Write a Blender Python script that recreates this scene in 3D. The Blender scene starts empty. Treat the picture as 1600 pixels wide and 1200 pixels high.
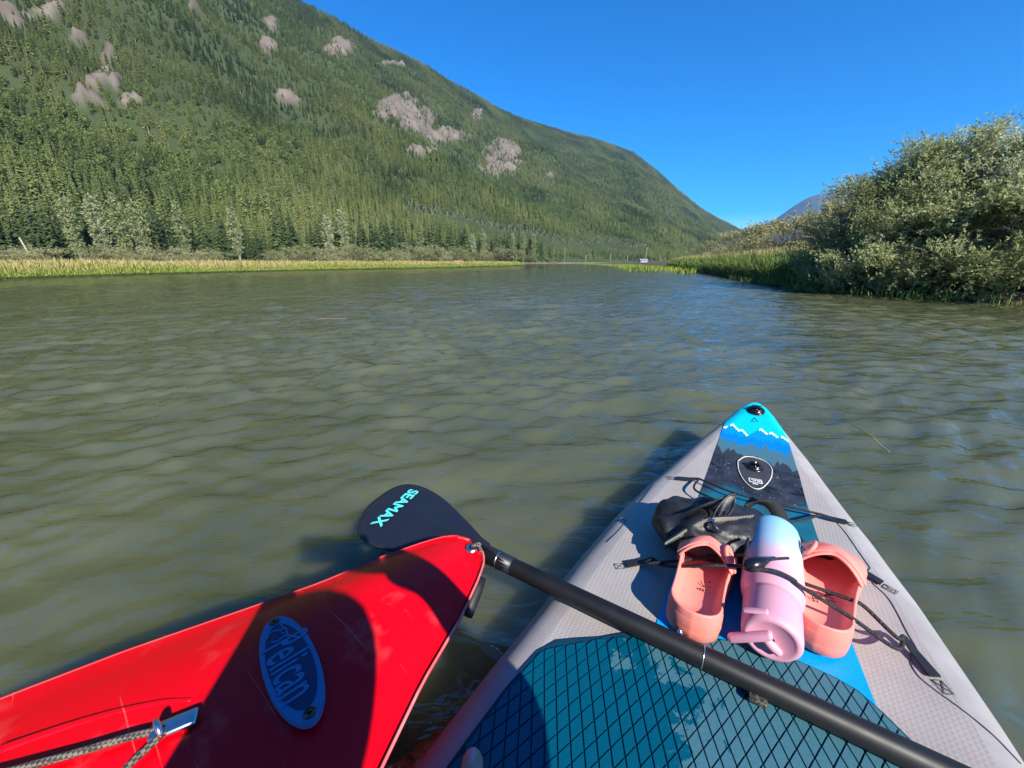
import bpy, bmesh, math, random
import numpy as np
from mathutils import Vector, Matrix

random.seed(7); rng = np.random.default_rng(11)
sc = bpy.context.scene
COL = sc.collection
R = math.radians

# ------------------------------------------------------------------ camera
FPX, CAMH = 600.0, 0.65
PITCH = math.atan((600 - 409.5) / FPX)
cp, sp = math.cos(PITCH), math.sin(PITCH)
cam = bpy.data.cameras.new("camera"); cam_o = bpy.data.objects.new("camera", cam); COL.objects.link(cam_o)
cam.sensor_width = 36; cam.lens = 36 * FPX / 1600
cam.clip_start = 0.02; cam.clip_end = 40000
cam_o.location = (0, 0, CAMH); cam_o.rotation_euler = (R(90) - PITCH, 0, 0)
sc.camera = cam_o

# ------------------------------------------------------------------ sun, sky, exposure
SUN_DIR = Vector((-290, 496.8, -418)).normalized()          # the way the light travels
SUN_EL = math.asin(-SUN_DIR.z); SUN_AZ = math.atan2(-SUN_DIR.x, -SUN_DIR.y)
w = bpy.data.worlds.new("World"); sc.world = w; w.use_nodes = True
nt = w.node_tree; bg = nt.nodes["Background"]
sky = nt.nodes.new("ShaderNodeTexSky"); sky.sky_type = 'NISHITA'; sky.sun_disc = False
sky.sun_elevation = SUN_EL; sky.sun_rotation = SUN_AZ
sky.altitude = 600; sky.air_density = 1.0; sky.dust_density = 0.0; sky.ozone_density = 4.0
hs = nt.nodes.new("ShaderNodeHueSaturation"); hs.inputs["Saturation"].default_value = 1.95; hs.inputs["Hue"].default_value = .508
nt.links.new(sky.outputs[0], hs.inputs["Color"]); nt.links.new(hs.outputs[0], bg.inputs[0])
bg.inputs[1].default_value = 0.118
sun = bpy.data.lights.new("sun", 'SUN'); sun.energy = 5.0; sun.angle = R(0.5); sun.color = (1, .94, .84)
sun_o = bpy.data.objects.new("sun", sun); COL.objects.link(sun_o)
sun_o.rotation_euler = SUN_DIR.to_track_quat('-Z', 'Y').to_euler(); sun_o.location = (40, -60, 80)
vs = sc.view_settings; vs.view_transform = 'Standard'; vs.look = 'None'; vs.exposure = 0.86; vs.gamma = 1
vs.use_curve_mapping = False
sc.cycles.use_denoising = True
sc.cycles.max_bounces = 8; sc.cycles.volume_bounces = 0
sc.cycles.caustics_reflective = False; sc.cycles.caustics_refractive = False

# ------------------------------------------------------------------ helpers
def ray(px, py):
    x = px - 800; y = 600 - py
    return np.array([x, FPX * cp + y * sp, -FPX * sp + y * cp])
def at(px, py, z=0.0):
    r = ray(px, py); t = (z - CAMH) / r[2]; return np.array([r[0] * t, r[1] * t, z])
def at_depth(px, py, y):
    r = ray(px, py); t = y / r[1]; return np.array([r[0] * t, y, CAMH + r[2] * t])

def smooth01(x): x = np.clip(x, 0, 1); return x * x * (3 - 2 * x)
def vnoise(x, y, seed=0):
    x = np.asarray(x, float); y = np.asarray(y, float)
    ix = np.floor(x).astype(np.int64); iy = np.floor(y).astype(np.int64); fx = x - ix; fy = y - iy
    def h(a, b):
        n = (a * 374761393 + b * 668265263 + seed * 1442695041) & 0xffffffff
        n = ((n ^ (n >> 13)) * 1274126177) & 0xffffffff
        return ((n ^ (n >> 16)) & 0xffff) / 65535.0
    fx = fx * fx * (3 - 2 * fx); fy = fy * fy * (3 - 2 * fy)
    return (h(ix, iy) * (1 - fx) + h(ix + 1, iy) * fx) * (1 - fy) + (h(ix, iy + 1) * (1 - fx) + h(ix + 1, iy + 1) * fx) * fy
def fbm(x, y, seed=0, o=4):
    v = 0; a = .5
    for i in range(o):
        v = v + a * (vnoise(x, y, seed + i) - .5); x = x * 2.03 + 3.1; y = y * 2.03 + 1.7; a *= .5
    return v

def tag(o, label=None, cat=None, group=None, kind=None):
    if label: o["label"] = label
    if cat: o["category"] = cat
    if group: o["group"] = group
    if kind: o["kind"] = kind
    return o
def mesh(name, V, F, mat=None, parent=None, smooth=True, loc=None):
    me = bpy.data.meshes.new(name); me.from_pydata([tuple(map(float, v)) for v in V], [], [tuple(int(i) for i in f) for f in F]); me.validate()
    return link(name, me, mat, parent, smooth, loc)
def link(name, me, mat=None, parent=None, smooth=True, loc=None):
    if mat and len(me.materials) == 0: me.materials.append(mat)
    if smooth: me.polygons.foreach_set("use_smooth", [True] * len(me.polygons))
    o = bpy.data.objects.new(name, me); COL.objects.link(o)
    if parent: o.parent = parent
    if loc is not None: o.location = loc
    return o
def fast_mesh(name, V, Fq, mat=None, parent=None, smooth=True, n=4):
    """numpy arrays, all faces with n corners"""
    V = np.asarray(V, np.float32); Fq = np.asarray(Fq, np.int32)
    me = bpy.data.meshes.new(name); me.vertices.add(len(V)); me.vertices.foreach_set("co", V.ravel())
    me.loops.add(Fq.size); me.loops.foreach_set("vertex_index", Fq.ravel())
    me.polygons.add(len(Fq)); me.polygons.foreach_set("loop_start", np.arange(0, Fq.size, n, dtype=np.int32))
    me.update(calc_edges=True); me.validate()
    return link(name, me, mat, parent, smooth)
def empty(name, loc=(0, 0, 0), rz=0.0):
    o = bpy.data.objects.new(name, None); COL.objects.link(o); o.location = loc; o.rotation_euler = (0, 0, rz)
    o.empty_display_size = .1
    return o
def copy_tree(o, parent=None):
    c = o.copy(); COL.objects.link(c); c.parent = parent
    for ch in list(o.children): copy_tree(ch, c)
    return c
def bev(o, wd, seg=2, ang=40):
    m = o.modifiers.new("bevel", 'BEVEL'); m.width = wd; m.segments = seg; m.limit_method = 'ANGLE'; m.angle_limit = R(ang); return o
def subsurf(o, n=1):
    m = o.modifiers.new("subsurf", 'SUBSURF'); m.levels = n; m.render_levels = n; return o
def solid(o, t, off=-1):
    m = o.modifiers.new("solidify", 'SOLIDIFY'); m.thickness = t; m.offset = off; return o

def spline(P, n=8):
    """Catmull-Rom through P"""
    P = [np.array(p, float) for p in P]; Q = [2 * P[0] - P[1]] + P + [2 * P[-1] - P[-2]]; out = []
    for i in range(1, len(Q) - 2):
        for k in range(n):
            t = k / n; a, b, c, d = Q[i - 1], Q[i], Q[i + 1], Q[i + 2]
            out.append(.5 * ((2 * b) + (c - a) * t + (2 * a - 5 * b + 4 * c - d) * t * t + (3 * b - a - 3 * c + d) * t ** 3))
    out.append(P[-1]); return out
def tube(P, rad, n=8, cap=True):
    P = [np.array(p, float) for p in P]; V = []; F = []; up = None
    rad = rad if hasattr(rad, '__len__') else [rad] * len(P)
    for i, p in enumerate(P):
        t = P[min(i + 1, len(P) - 1)] - P[max(i - 1, 0)]; t = t / (np.linalg.norm(t) + 1e-12)
        if up is None: up = np.array([0, 0, 1.]) if abs(t[2]) < .9 else np.array([1., 0, 0])
        a = np.cross(t, up); a /= np.linalg.norm(a) + 1e-12; b = np.cross(a, t); up = b
        for k in range(n):
            q = 2 * math.pi * k / n; V.append(p + rad[i] * (math.cos(q) * a + math.sin(q) * b))
    for i in range(len(P) - 1):
        for k in range(n):
            F.append((i * n + k, i * n + (k + 1) % n, (i + 1) * n + (k + 1) % n, (i + 1) * n + k))
    if cap: F.append(tuple(range(n))[::-1]); F.append(tuple(range((len(P) - 1) * n, len(P) * n)))
    return V, F
def ribbon(P, side, th):
    """flat strap: P centre line, side = half width vector(s), th = thickness"""
    P = [np.array(p, float) for p in P]; side = [np.array(s, float) for s in side] if np.ndim(side) > 1 else [np.array(side, float)] * len(P)
    V = []; F = []
    for i, p in enumerate(P):
        t = P[min(i + 1, len(P) - 1)] - P[max(i - 1, 0)]; nn = np.cross(side[i], t); nn = nn / (np.linalg.norm(nn) + 1e-12) * th / 2
        V += [p - side[i] - nn, p + side[i] - nn, p + side[i] + nn, p - side[i] + nn]
    for i in range(len(P) - 1):
        a, b = i * 4, i * 4 + 4
        for k in range(4): F.append((a + k, a + (k + 1) % 4, b + (k + 1) % 4, b + k))
    F.append((3, 2, 1, 0)); m = (len(P) - 1) * 4; F.append((m, m + 1, m + 2, m + 3))
    return V, F
def lathe(prof, n=40, axis='y'):
    V = []; F = []
    for (x, r) in prof:
        for k in range(n):
            q = 2 * math.pi * k / n; V.append((r * math.cos(q), x, r * math.sin(q)) if axis == 'y' else (r * math.cos(q), r * math.sin(q), x))
    for i in range(len(prof) - 1):
        for k in range(n): F.append((i * n + k, i * n + (k + 1) % n, (i + 1) * n + (k + 1) % n, (i + 1) * n + k))
    F.append(tuple(range(n))); F.append(tuple(range((len(prof) - 1) * n, len(prof) * n))[::-1])
    return V, F
def box(c, h, rot=None):
    V = [np.array([sx * h[0], sy * h[1], sz * h[2]]) for sz in (-1, 1) for sy in (-1, 1) for sx in (-1, 1)]
    if rot is not None: V = [np.array(rot @ Vector(v)) for v in V]
    V = [v + np.array(c) for v in V]
    return V, [(0, 2, 3, 1), (4, 5, 7, 6), (0, 1, 5, 4), (2, 6, 7, 3), (0, 4, 6, 2), (1, 3, 7, 5)]
def prism(poly, z0, z1, inset=0.0):
    n = len(poly); c = np.mean(np.array(poly), 0); V = [(x, y, z0) for x, y in poly]
    for x, y in poly:
        d = c - np.array([x, y]); L = np.linalg.norm(d) + 1e-9; V.append((x + d[0] / L * inset, y + d[1] / L * inset, z1))
    F = [tuple(range(n))[::-1], tuple(range(n, 2 * n))] + [(i, (i + 1) % n, n + (i + 1) % n, n + i) for i in range(n)]
    return V, F
class MB:
    def __init__(s): s.V = []; s.F = []
    def add(s, vf):
        o = len(s.V); s.V += list(vf[0]); s.F += [tuple(i + o for i in f) for f in vf[1]]; return s
    def build(s, name, mat, parent=None, smooth=True, off=None):
        V = s.V if off is None else [np.array(v) - np.array(off) for v in s.V]
        return mesh(name, V, s.F, mat, parent, smooth)

# ------------------------------------------------------------------ materials
def new_mat(name):
    m = bpy.data.materials.new(name); m.use_nodes = True; t = m.node_tree
    return m, t, t.nodes["Principled BSDF"]
def nd(t, typ, **kw):
    n = t.nodes.new(typ)
    for k, v in kw.items():
        if k in n.inputs: n.inputs[k].default_value = v
        else: setattr(n, k, v)
    return n
def rgba(c): return (c[0], c[1], c[2], 1)
def pmat(name, col, rough=.5, spec=.5, metal=0, col2=None, scale=8, bump=0, bscale=80, coat=0, detail=4, sheen=0, contrast=(.35, .65), rvar=0, space='Object'):
    m, t, b = new_mat(name)
    b.inputs["Base Color"].default_value = rgba(col); b.inputs["Roughness"].default_value = rough
    b.inputs["Metallic"].default_value = metal; b.inputs["Specular IOR Level"].default_value = spec
    b.inputs["Coat Weight"].default_value = coat; b.inputs["Coat Roughness"].default_value = .08
    b.inputs["Sheen Weight"].default_value = sheen
    src = nd(t, "ShaderNodeNewGeometry").outputs["Position"] if space == 'World' else nd(t, "ShaderNodeTexCoord").outputs[space]
    if col2 is not None:
        n = nd(t, "ShaderNodeTexNoise", Scale=scale, Detail=detail, Roughness=.6); t.links.new(src, n.inputs["Vector"])
        r = nd(t, "ShaderNodeValToRGB"); r.color_ramp.elements[0].color = rgba(col); r.color_ramp.elements[1].color = rgba(col2)
        r.color_ramp.elements[0].position, r.color_ramp.elements[1].position = contrast
        t.links.new(n.outputs["Fac"], r.inputs["Fac"]); t.links.new(r.outputs["Color"], b.inputs["Base Color"])
    if rvar:
        n = nd(t, "ShaderNodeTexNoise", Scale=scale * 2.3, Detail=5.0); t.links.new(src, n.inputs["Vector"])
        mr = nd(t, "ShaderNodeMapRange"); mr.inputs["To Min"].default_value = max(0, rough - rvar); mr.inputs["To Max"].default_value = rough + rvar
        t.links.new(n.outputs["Fac"], mr.inputs["Value"]); t.links.new(mr.outputs["Result"], b.inputs["Roughness"])
    if bump:
        n = nd(t, "ShaderNodeTexNoise", Scale=bscale, Detail=3.0); t.links.new(src, n.inputs["Vector"])
        bp = nd(t, "ShaderNodeBump", Strength=bump, Distance=.01); t.links.new(n.outputs["Fac"], bp.inputs["Height"]); t.links.new(bp.outputs[0], b.inputs["Normal"])
    return m
def leaf_mat(name, cols, trans=.25, rough=.5, nscale=.02, spec=.4, contrast=(.3, .7)):
    """foliage: colour varies per tree (object random) and with place (noise at the instance location)"""
    m, t, b = new_mat(name); b.inputs["Roughness"].default_value = rough; b.inputs["Specular IOR Level"].default_value = spec
    oi = nd(t, "ShaderNodeObjectInfo"); ge = nd(t, "ShaderNodeNewGeometry")
    n = nd(t, "ShaderNodeTexNoise", Scale=nscale, Detail=3.0); t.links.new(oi.outputs["Location"], n.inputs["Vector"])
    n2 = nd(t, "ShaderNodeTexNoise", Scale=1.2, Detail=2.0); t.links.new(ge.outputs["Position"], n2.inputs["Vector"])
    a = nd(t, "ShaderNodeMath", operation='MULTIPLY_ADD'); t.links.new(oi.outputs["Random"], a.inputs[0]); a.inputs[1].default_value = .38; nm = nd(t, "ShaderNodeMapRange"); nm.inputs["From Min"].default_value = .33; nm.inputs["From Max"].default_value = .67; nm.inputs["To Min"].default_value = .18; nm.inputs["To Max"].default_value = .82; t.links.new(n.outputs["Fac"], nm.inputs["Value"]); t.links.new(nm.outputs[0], a.inputs[2])
    a2 = nd(t, "ShaderNodeMath", operation='MULTIPLY_ADD'); t.links.new(n2.outputs["Fac"], a2.inputs[0]); a2.inputs[1].default_value = .3; t.links.new(a.outputs[0], a2.inputs[2])
    mr = nd(t, "ShaderNodeMapRange"); mr.inputs["From Min"].default_value = .45; mr.inputs["From Max"].default_value = 1.15; t.links.new(a2.outputs[0], mr.inputs["Value"])
    r = nd(t, "ShaderNodeValToRGB"); e = r.color_ramp.elements
    e[0].color = rgba(cols[0]); e[1].color = rgba(cols[-1])
    for i, c in enumerate(cols[1:-1]): q = e.new((i + 1) / (len(cols) - 1)); q.color = rgba(c)
    t.links.new(mr.outputs[0], r.inputs["Fac"]); t.links.new(r.outputs[0], b.inputs["Base Color"])
    tr = nd(t, "ShaderNodeBsdfTranslucent"); t.links.new(r.outputs[0], tr.inputs["Color"])
    mx = nd(t, "ShaderNodeMixShader"); mx.inputs[0].default_value = trans
    t.links.new(b.outputs[0], mx.inputs[1]); t.links.new(tr.outputs[0], mx.inputs[2]); t.links.new(mx.outputs[0], t.nodes["Material Output"].inputs["Surface"])
    return m
def attr_mat(name, rough=.5, bump=0, bscale=200, spec=.5, attr="Col"):
    m, t, b = new_mat(name); b.inputs["Roughness"].default_value = rough; b.inputs["Specular IOR Level"].default_value = spec
    a = nd(t, "ShaderNodeAttribute", attribute_name=attr); t.links.new(a.outputs["Color"], b.inputs["Base Color"])
    if bump:
        tc = nd(t, "ShaderNodeTexCoord"); n = nd(t, "ShaderNodeTexNoise", Scale=bscale, Detail=4.0); t.links.new(tc.outputs["Object"], n.inputs["Vector"])
        bp = nd(t, "ShaderNodeBump", Strength=bump, Distance=.01); t.links.new(n.outputs["Fac"], bp.inputs["Height"]); t.links.new(bp.outputs[0], b.inputs["Normal"])
    return m
def set_col(o, C, name="Col"):
    C = np.asarray(C, np.float32); a = o.data.color_attributes.new(name, 'FLOAT_COLOR', 'POINT')
    a.data.foreach_set("color", np.concatenate([C, np.ones((len(C), 1), np.float32)], 1).ravel())

# ================================================================== SETTING
# ---- water: one sheet to the horizon, ripples as real relief near the viewer
def water():
    m, t, b = new_mat("river_water"); t.nodes.remove(b)
    ge = nd(t, "ShaderNodeNewGeometry")
    n = nd(t, "ShaderNodeTexNoise", Scale=1.1, Detail=4.0, Distortion=1.6); t.links.new(ge.outputs["Position"], n.inputs["Vector"])
    r = nd(t, "ShaderNodeValToRGB"); e = r.color_ramp.elements      # silt clouds hanging in the water
    e[0].position = .3; e[0].color = (.064, .074, .034, 1); e[1].position = .75; e[1].color = (.114, .121, .064, 1)
    t.links.new(n.outputs["Fac"], r.inputs["Fac"])
    mp = nd(t, "ShaderNodeMapping"); mp.inputs["Scale"].default_value = (.5, 1.5, 1); mp.inputs["Rotation"].default_value = (0, 0, R(10)); t.links.new(ge.outputs["Position"], mp.inputs["Vector"])
    n1 = nd(t, "ShaderNodeTexNoise", Scale=10.0, Detail=3.0, Distortion=.8, Roughness=.5); t.links.new(mp.outputs[0], n1.inputs["Vector"])
    b1 = nd(t, "ShaderNodeBump", Strength=.75, Distance=.02); t.links.new(n1.outputs["Fac"], b1.inputs["Height"])
    n3 = nd(t, "ShaderNodeTexNoise", Scale=2.2, Detail=3.0, Distortion=.5); t.links.new(mp.outputs[0], n3.inputs["Vector"])
    b3 = nd(t, "ShaderNodeBump", Strength=.45, Distance=.07); t.links.new(n3.outputs["Fac"], b3.inputs["Height"]); t.links.new(b1.outputs[0], b3.inputs["Normal"])
    # the murk scatters light from below the surface: its shading does not follow the ripples, the reflection does
    up = nd(t, "ShaderNodeCombineXYZ"); up.inputs[2].default_value = 1
    df = nd(t, "ShaderNodeBsdfPrincipled", subsurface_method='BURLEY'); t.links.new(r.outputs[0], df.inputs["Base Color"]); t.links.new(up.outputs[0], df.inputs["Normal"])
    df.inputs["Subsurface Weight"].default_value = 1; df.inputs["Subsurface Radius"].default_value = (1, 1, .8); df.inputs["Subsurface Scale"].default_value = .16
    df.inputs["Specular IOR Level"].default_value = 0; df.inputs["Roughness"].default_value = 1
    gl = nd(t, "ShaderNodeBsdfGlossy", Roughness=.008); t.links.new(b3.outputs[0], gl.inputs["Normal"])
    fr = nd(t, "ShaderNodeFresnel", IOR=1.72); t.links.new(b3.outputs[0], fr.inputs["Normal"])
    mx = nd(t, "ShaderNodeMixShader"); t.links.new(fr.outputs[0], mx.inputs[0]); t.links.new(df.outputs[0], mx.inputs[1]); t.links.new(gl.outputs[0], mx.inputs[2])
    t.links.new(mx.outputs[0], t.nodes["Material Output"].inputs["Surface"])
    th = np.concatenate([np.linspace(-180, -64, 24, endpoint=False), np.linspace(-64, 64, 640, endpoint=False), np.linspace(64, 180, 24, endpoint=False)])
    rr = np.concatenate([[.02], np.geomspace(.30, 48, 900), np.geomspace(60, 6000, 18)])
    T, Rr = np.meshgrid(np.radians(th), rr); X = np.sin(T) * Rr; Y = np.cos(T) * Rr
    Z = np.zeros_like(X); q = np.random.default_rng(5)
    wx = X + .22 * fbm(X * .9, Y * .9, 3, 3); wy = Y + .42 * fbm(X * .7, Y * .9, 9, 3)
    for i in range(80):
        lam = math.exp(q.normal(math.log(.15), .55)); lam = min(max(lam, .07), 1.0); d = R(90) + R(10) + q.normal(0, .40)
        k = 2 * math.pi / lam; am = .047 * lam / (2 * math.pi) * q.uniform(.5, 1.4)
        if lam > .4: am *= .6
        fade = np.clip(lam * 60 / np.maximum(Rr, .01) - .6, 0, 1)             # drop what the grid cannot carry
        Z += fade * am * np.sin(k * (wx * math.cos(d) + wy * math.sin(d)) + q.uniform(0, 6.28))
    gust = .3 + 1.15 * np.clip(.5 + 1.3 * fbm(X * .45 + 4, Y * .30, 21, 3), 0, 1)
    Z *= gust * (.5 + .5 * smooth01((Rr - .7) / 2.2))
    Z *= 1 - smooth01((Rr - 25) / 22)
    nr, nth = X.shape
    V = np.stack([X, Y, Z], -1).reshape(-1, 3)
    i, j = np.meshgrid(np.arange(nr - 1), np.arange(nth), indexing='ij'); j2 = (j + 1) % nth
    F = np.stack([i * nth + j, i * nth + j2, (i + 1) * nth + j2, (i + 1) * nth + j], -1).reshape(-1, 4)
    return tag(fast_mesh("water", V, F, m), kind="structure")
water()

# ---- mountainside on the left: real heightfield from its foot to its ridge
ridge_px = [(460, 0), (520, 30), (600, 75), (655, 100), (700, 127), (722, 140), (745, 152), (770, 167), (820, 188), (880, 207), (940, 222), (990, 240), (1022, 264), (1060, 300), (1100, 330), (1140, 352), (1180, 374), (1230, 392)]
_r = [ray(*p) for p in ridge_px]
raz = [math.degrees(math.atan2(v[0], v[1])) for v in _r]; rte = [v[2] / math.hypot(v[0], v[1]) for v in _r]
RAZ = np.array([-100, -80, -60, -46, -35] + raz); RTE = np.array([.50, .58, .62, .61, .56] + rte)
RD = np.interp(RAZ, [-100, -60, -35, -24, -10, 0, 10, 20, 27, 33, 40], [700, 760, 760, 800, 980, 1250, 1500, 1600, 1650, 1700, 1700])
def foot_d(az): return np.interp(az, [-100, -53, -36, -9, 5, 18, 27, 34, 45], [130, 138, 150, 185, 250, 370, 500, 650, 800])
def ridge(az): return np.interp(az, RAZ, RD), np.interp(az, RAZ, RTE)
BANKZ = .55
def hill_z(x, y):
    az = np.degrees(np.arctan2(x, y)); d = np.hypot(x, y); f = foot_d(az); rd, te = ridge(az)
    t = (d - f) / (rd - f); H = te * rd + CAMH
    tt = np.clip(t, 0, 1); z = H * tt ** 1.12
    z = z + np.clip(np.sin(np.pi * tt), 0, 1) * (105 * fbm(x / 150, y / 150, 31, 5) + 12 * fbm(x / 30, y / 30, 77, 3)) * np.clip(H / 250, .15, 1)
    z = np.where(t > 1, H - (t - 1) * H * 1.1, z)
    return np.where(t < 0, 0, z) + BANKZ, t
ROCKS = [(622, 172, 34, 18), (650, 192, 26, 17), (690, 215, 32, 10), (745, 178, 10, 10), (786, 248, 24, 24), (770, 268, 14, 8), (150, 132, 18, 10), (182, 134, 12, 10), (140, 162, 22, 7), (205, 162, 14, 6), (24, 28, 26, 16), (170, 95, 7, 22), (125, 62, 8, 12), (80, 20, 20, 9), (528, 77, 20, 11), (425, 38, 10, 8), (305, 14, 14, 6), (448, 155, 16, 9), (420, 72, 12, 9), (610, 100, 18, 5), (650, 240, 12, 7), (675, 238, 10, 8), (860, 275, 8, 6)]
def rock_mask(x, y, z):
    dz = z - CAMH; dep = y * cp - dz * sp; dep = np.where(dep < 1, 1, dep); px = 800 + FPX * x / dep; py = 600 - FPX * (y * sp + dz * cp) / dep
    m = np.zeros_like(x); w1 = 22 * fbm(px / 16, py / 16, 5, 4); w2 = 20 * fbm(px / 16, py / 16, 8, 4)
    for cx, cy, a, b in ROCKS:
        m = np.maximum(m, 1.5 - np.hypot((px - cx + w1) / a, (py - cy + w2 * .8) / b))
    m = m + 1.5 * np.clip(fbm(px / 7, py / 10, 91, 4), -.6, .2) * smooth01(m * 2.5)
    return m
def cut_mask(x, y, z):
    """the felled strip with bare trunks along its upper edge"""
    dz = z - CAMH; dep = y * cp - dz * sp; dep = np.where(dep < 1, 1, dep); px = 800 + FPX * x / dep; py = 600 - FPX * (y * sp + dz * cp) / dep
    line = np.interp(px, [630, 690, 760, 830, 900, 1000], [326, 340, 356, 372, 384, 386]) + 3 * np.sin(px / 17)
    return np.where((px > 632) & (px < 1010), py - line, -999)
def mountain():
    az = np.radians(np.linspace(-100, 42, 560)); tt = np.concatenate([np.linspace(0, 1, 290), [1.04, 1.1, 1.2, 1.35]])
    A, T = np.meshgrid(az, tt); f = foot_d(np.degrees(A)); rd, _ = ridge(np.degrees(A)); D = f + T * (rd - f)
    X = np.sin(A) * D; Y = np.cos(A) * D; Z, _ = hill_z(X, Y); rm = rock_mask(X, Y, Z)
    rk = np.clip(rm * 1.6, 0, 1); Z = Z + rk * (9 * np.abs(fbm(X / 16, Y / 16, 50, 4)) * 2 + 3.5 * np.floor(3 * vnoise(X / 9, Y / 9, 52)) / 3)
    nr, nc = X.shape; V = np.stack([X, Y, Z], -1).reshape(-1, 3)
    i, j = np.meshgrid(np.arange(nr - 1), np.arange(nc - 1), indexing='ij')
    F = np.stack([i * nc + j, i * nc + j + 1, (i + 1) * nc + j + 1, (i + 1) * nc + j], -1).reshape(-1, 4)[:, ::-1]
    o = fast_mesh("mountainside", V, F, None)
    g = np.array([.045, .062, .023]); rc = np.array([.150, .122, .098])
    n = (fbm(X / 22, Y / 22, 3, 4) + .5).reshape(-1, 1); k = rk.reshape(-1, 1)
    C = (g * (.7 + .6 * n)) * (1 - k) + (rc * (.35 + 1.3 * (fbm(X / 7, Y / 7, 13, 4) + .5).reshape(-1, 1))) * k
    set_col(o, C); m = attr_mat("mountain_ground", .9, .8, .25, .2); o.data.materials.append(m)
    return tag(o, kind="structure")
mountain()

# ---- the far blue mountain behind the right bank
def far_mountain():
    pts = [(1130, 372), (1165, 356), (1185, 352), (1205, 347), (1222, 335), (1240, 322), (1262, 309), (1280, 303), (1300, 300), (1340, 297), (1400, 298), (1480, 308), (1600, 330), (1750, 360)]
    V = []; n = len(pts); D0, D1 = 4200., 5600.
    ts = np.linspace(0, 1, 14); P = []
    xs = np.linspace(1130, 1750, 90); ys = np.interp(xs, [p[0] for p in pts], [p[1] for p in pts])
    for t in ts:
        for i, (px, py) in enumerate(zip(xs, ys)):
            r = ray(px, py); hd = math.hypot(r[0], r[1]); d = D0 + (D1 - D0) * t; zt = CAMH + r[2] / hd * D1
            x, y = r[0] / hd * d, r[1] / hd * d
            V.append((x, y, -5 + (zt + 5) * t ** 1.1 + math.sin(math.pi * t) * 160 * float(fbm(x / 420, y / 420, 4, 4))))
    N = len(xs); F = [(a * N + i, (a + 1) * N + i, (a + 1) * N + i + 1, a * N + i + 1) for a in range(len(ts) - 1) for i in range(N - 1)]
    m = pmat("far_forest", (.045, .06, .035), .9, .1, col2=(.09, .085, .06), scale=.004, bump=.6, bscale=.01, space='World')
    tag(mesh("far_mountain", V, [f[::-1] for f in F], m), kind="structure")
far_mountain()

# ---- banks
L_SHORE = [(-900, 458), (-300, 445), (0, 434), (200, 428), (400, 423), (600, 419), (700, 417.5), (790, 415.2), (822, 413.6), (812, 412.6), (795, 412.1)]
R_SHORE = [(925, 412.4), (980, 414.2), (1040, 419), (1100, 427), (1150, 436), (1200, 444.5), (1250, 451.5), (1300, 457.5), (1400, 464.5), (1500, 469.5), (1600, 476), (1800, 492), (2300, 540)]
LS = [at(*p)[:2] for p in L_SHORE]; RS = [at(*p)[:2] for p in R_SHORE]
def shore_dist(P, S):
    """signed-ish distance of points to the shoreline polyline"""
    P = np.asarray(P); best = np.full(len(P), 1e9)
    for a, b in zip(S[:-1], S[1:]):
        ab = b - a; t = np.clip(((P - a) @ ab) / (ab @ ab), 0, 1); best = np.minimum(best, np.linalg.norm(P - (a + t[:, None] * ab), axis=1))
    return best
def bank(name, S, outward, mat, steps, zf):
    """strip mesh from the shoreline outwards; outward(p) = horizontal direction inland"""
    S = [np.array(p) for p in S]; D = []
    for i in range(len(S) - 1):
        n = max(2, int(np.linalg.norm(S[i + 1] - S[i]) / 1.2)); n = min(n, 40)
        for k in range(n): D.append(S[i] + (S[i + 1] - S[i]) * k / n)
    D.append(S[-1]); V = []
    for st in steps:
        for p in D:
            q = p + outward(p) * st; z = zf(st) + (.10 * float(fbm(q[0] * .5, q[1] * .5, 2, 3)) * min(1, max(0, st)) if st < 40 else 0); V.append((q[0], q[1], z))
    n = len(D); F = [(a * n + i, a * n + i + 1, (a + 1) * n + i + 1, (a + 1) * n + i) for a in range(len(steps) - 1) for i in range(n - 1)]
    return tag(mesh(name, V, F, mat), kind="structure")
grass_soil = pmat("meadow_soil", (.10, .11, .03), .95, .1, col2=(.19, .17, .06), scale=.35, bump=.6, bscale=3, space='World')
mud = pmat("bank_mud", (.045, .035, .022), .85, .3, col2=(.11, .09, .055), scale=2.2, bump=.8, bscale=9, space='World')
lo = lambda p: np.array([-.93, .36]); ro = lambda p: np.array([.86, .5])
def lz(s): return float(np.interp(s, [-1, 0, .6, 2, 6, 30, 400], [-.5, -.03, .14, .30, .42, .5, .55]))
def rz(s): return float(np.interp(s, [-1, 0, .4, 1.2, 4, 30, 400], [-.5, -.03, .09, .24, .42, .6, .7]))
bank("left_bank", LS, lo, grass_soil, [-.6, 0, .3, .8, 1.6, 3, 6, 12, 25, 60, 140, 400], lz)
bank("right_bank", RS, ro, mud, [-.6, 0, .3, .8, 1.6, 3, 6, 12, 25, 60, 140, 400], rz)
# the far shore closing the reach, and the meadow under the forest edge
def far_shore():
    V = []; F = []; xs = np.linspace(-60, 420, 60)
    for dy, z in ((0, -.05), (2, .25), (6, .5), (400, .6)):
        for x in xs: V.append((x, 205 + .12 * abs(x - 40) + 3 * math.sin(x / 13) + dy, z))
    n = len(xs); F = [(a * n + i, a * n + i + 1, (a + 1) * n + i + 1, (a + 1) * n + i) for a in range(3) for i in range(n - 1)]
    m = pmat("far_shore_ground", (.16, .13, .07), .95, .1, col2=(.30, .25, .17), scale=.12, space='World')
    tag(mesh("far_shore", V, F, m), kind="structure")
far_shore()

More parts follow.
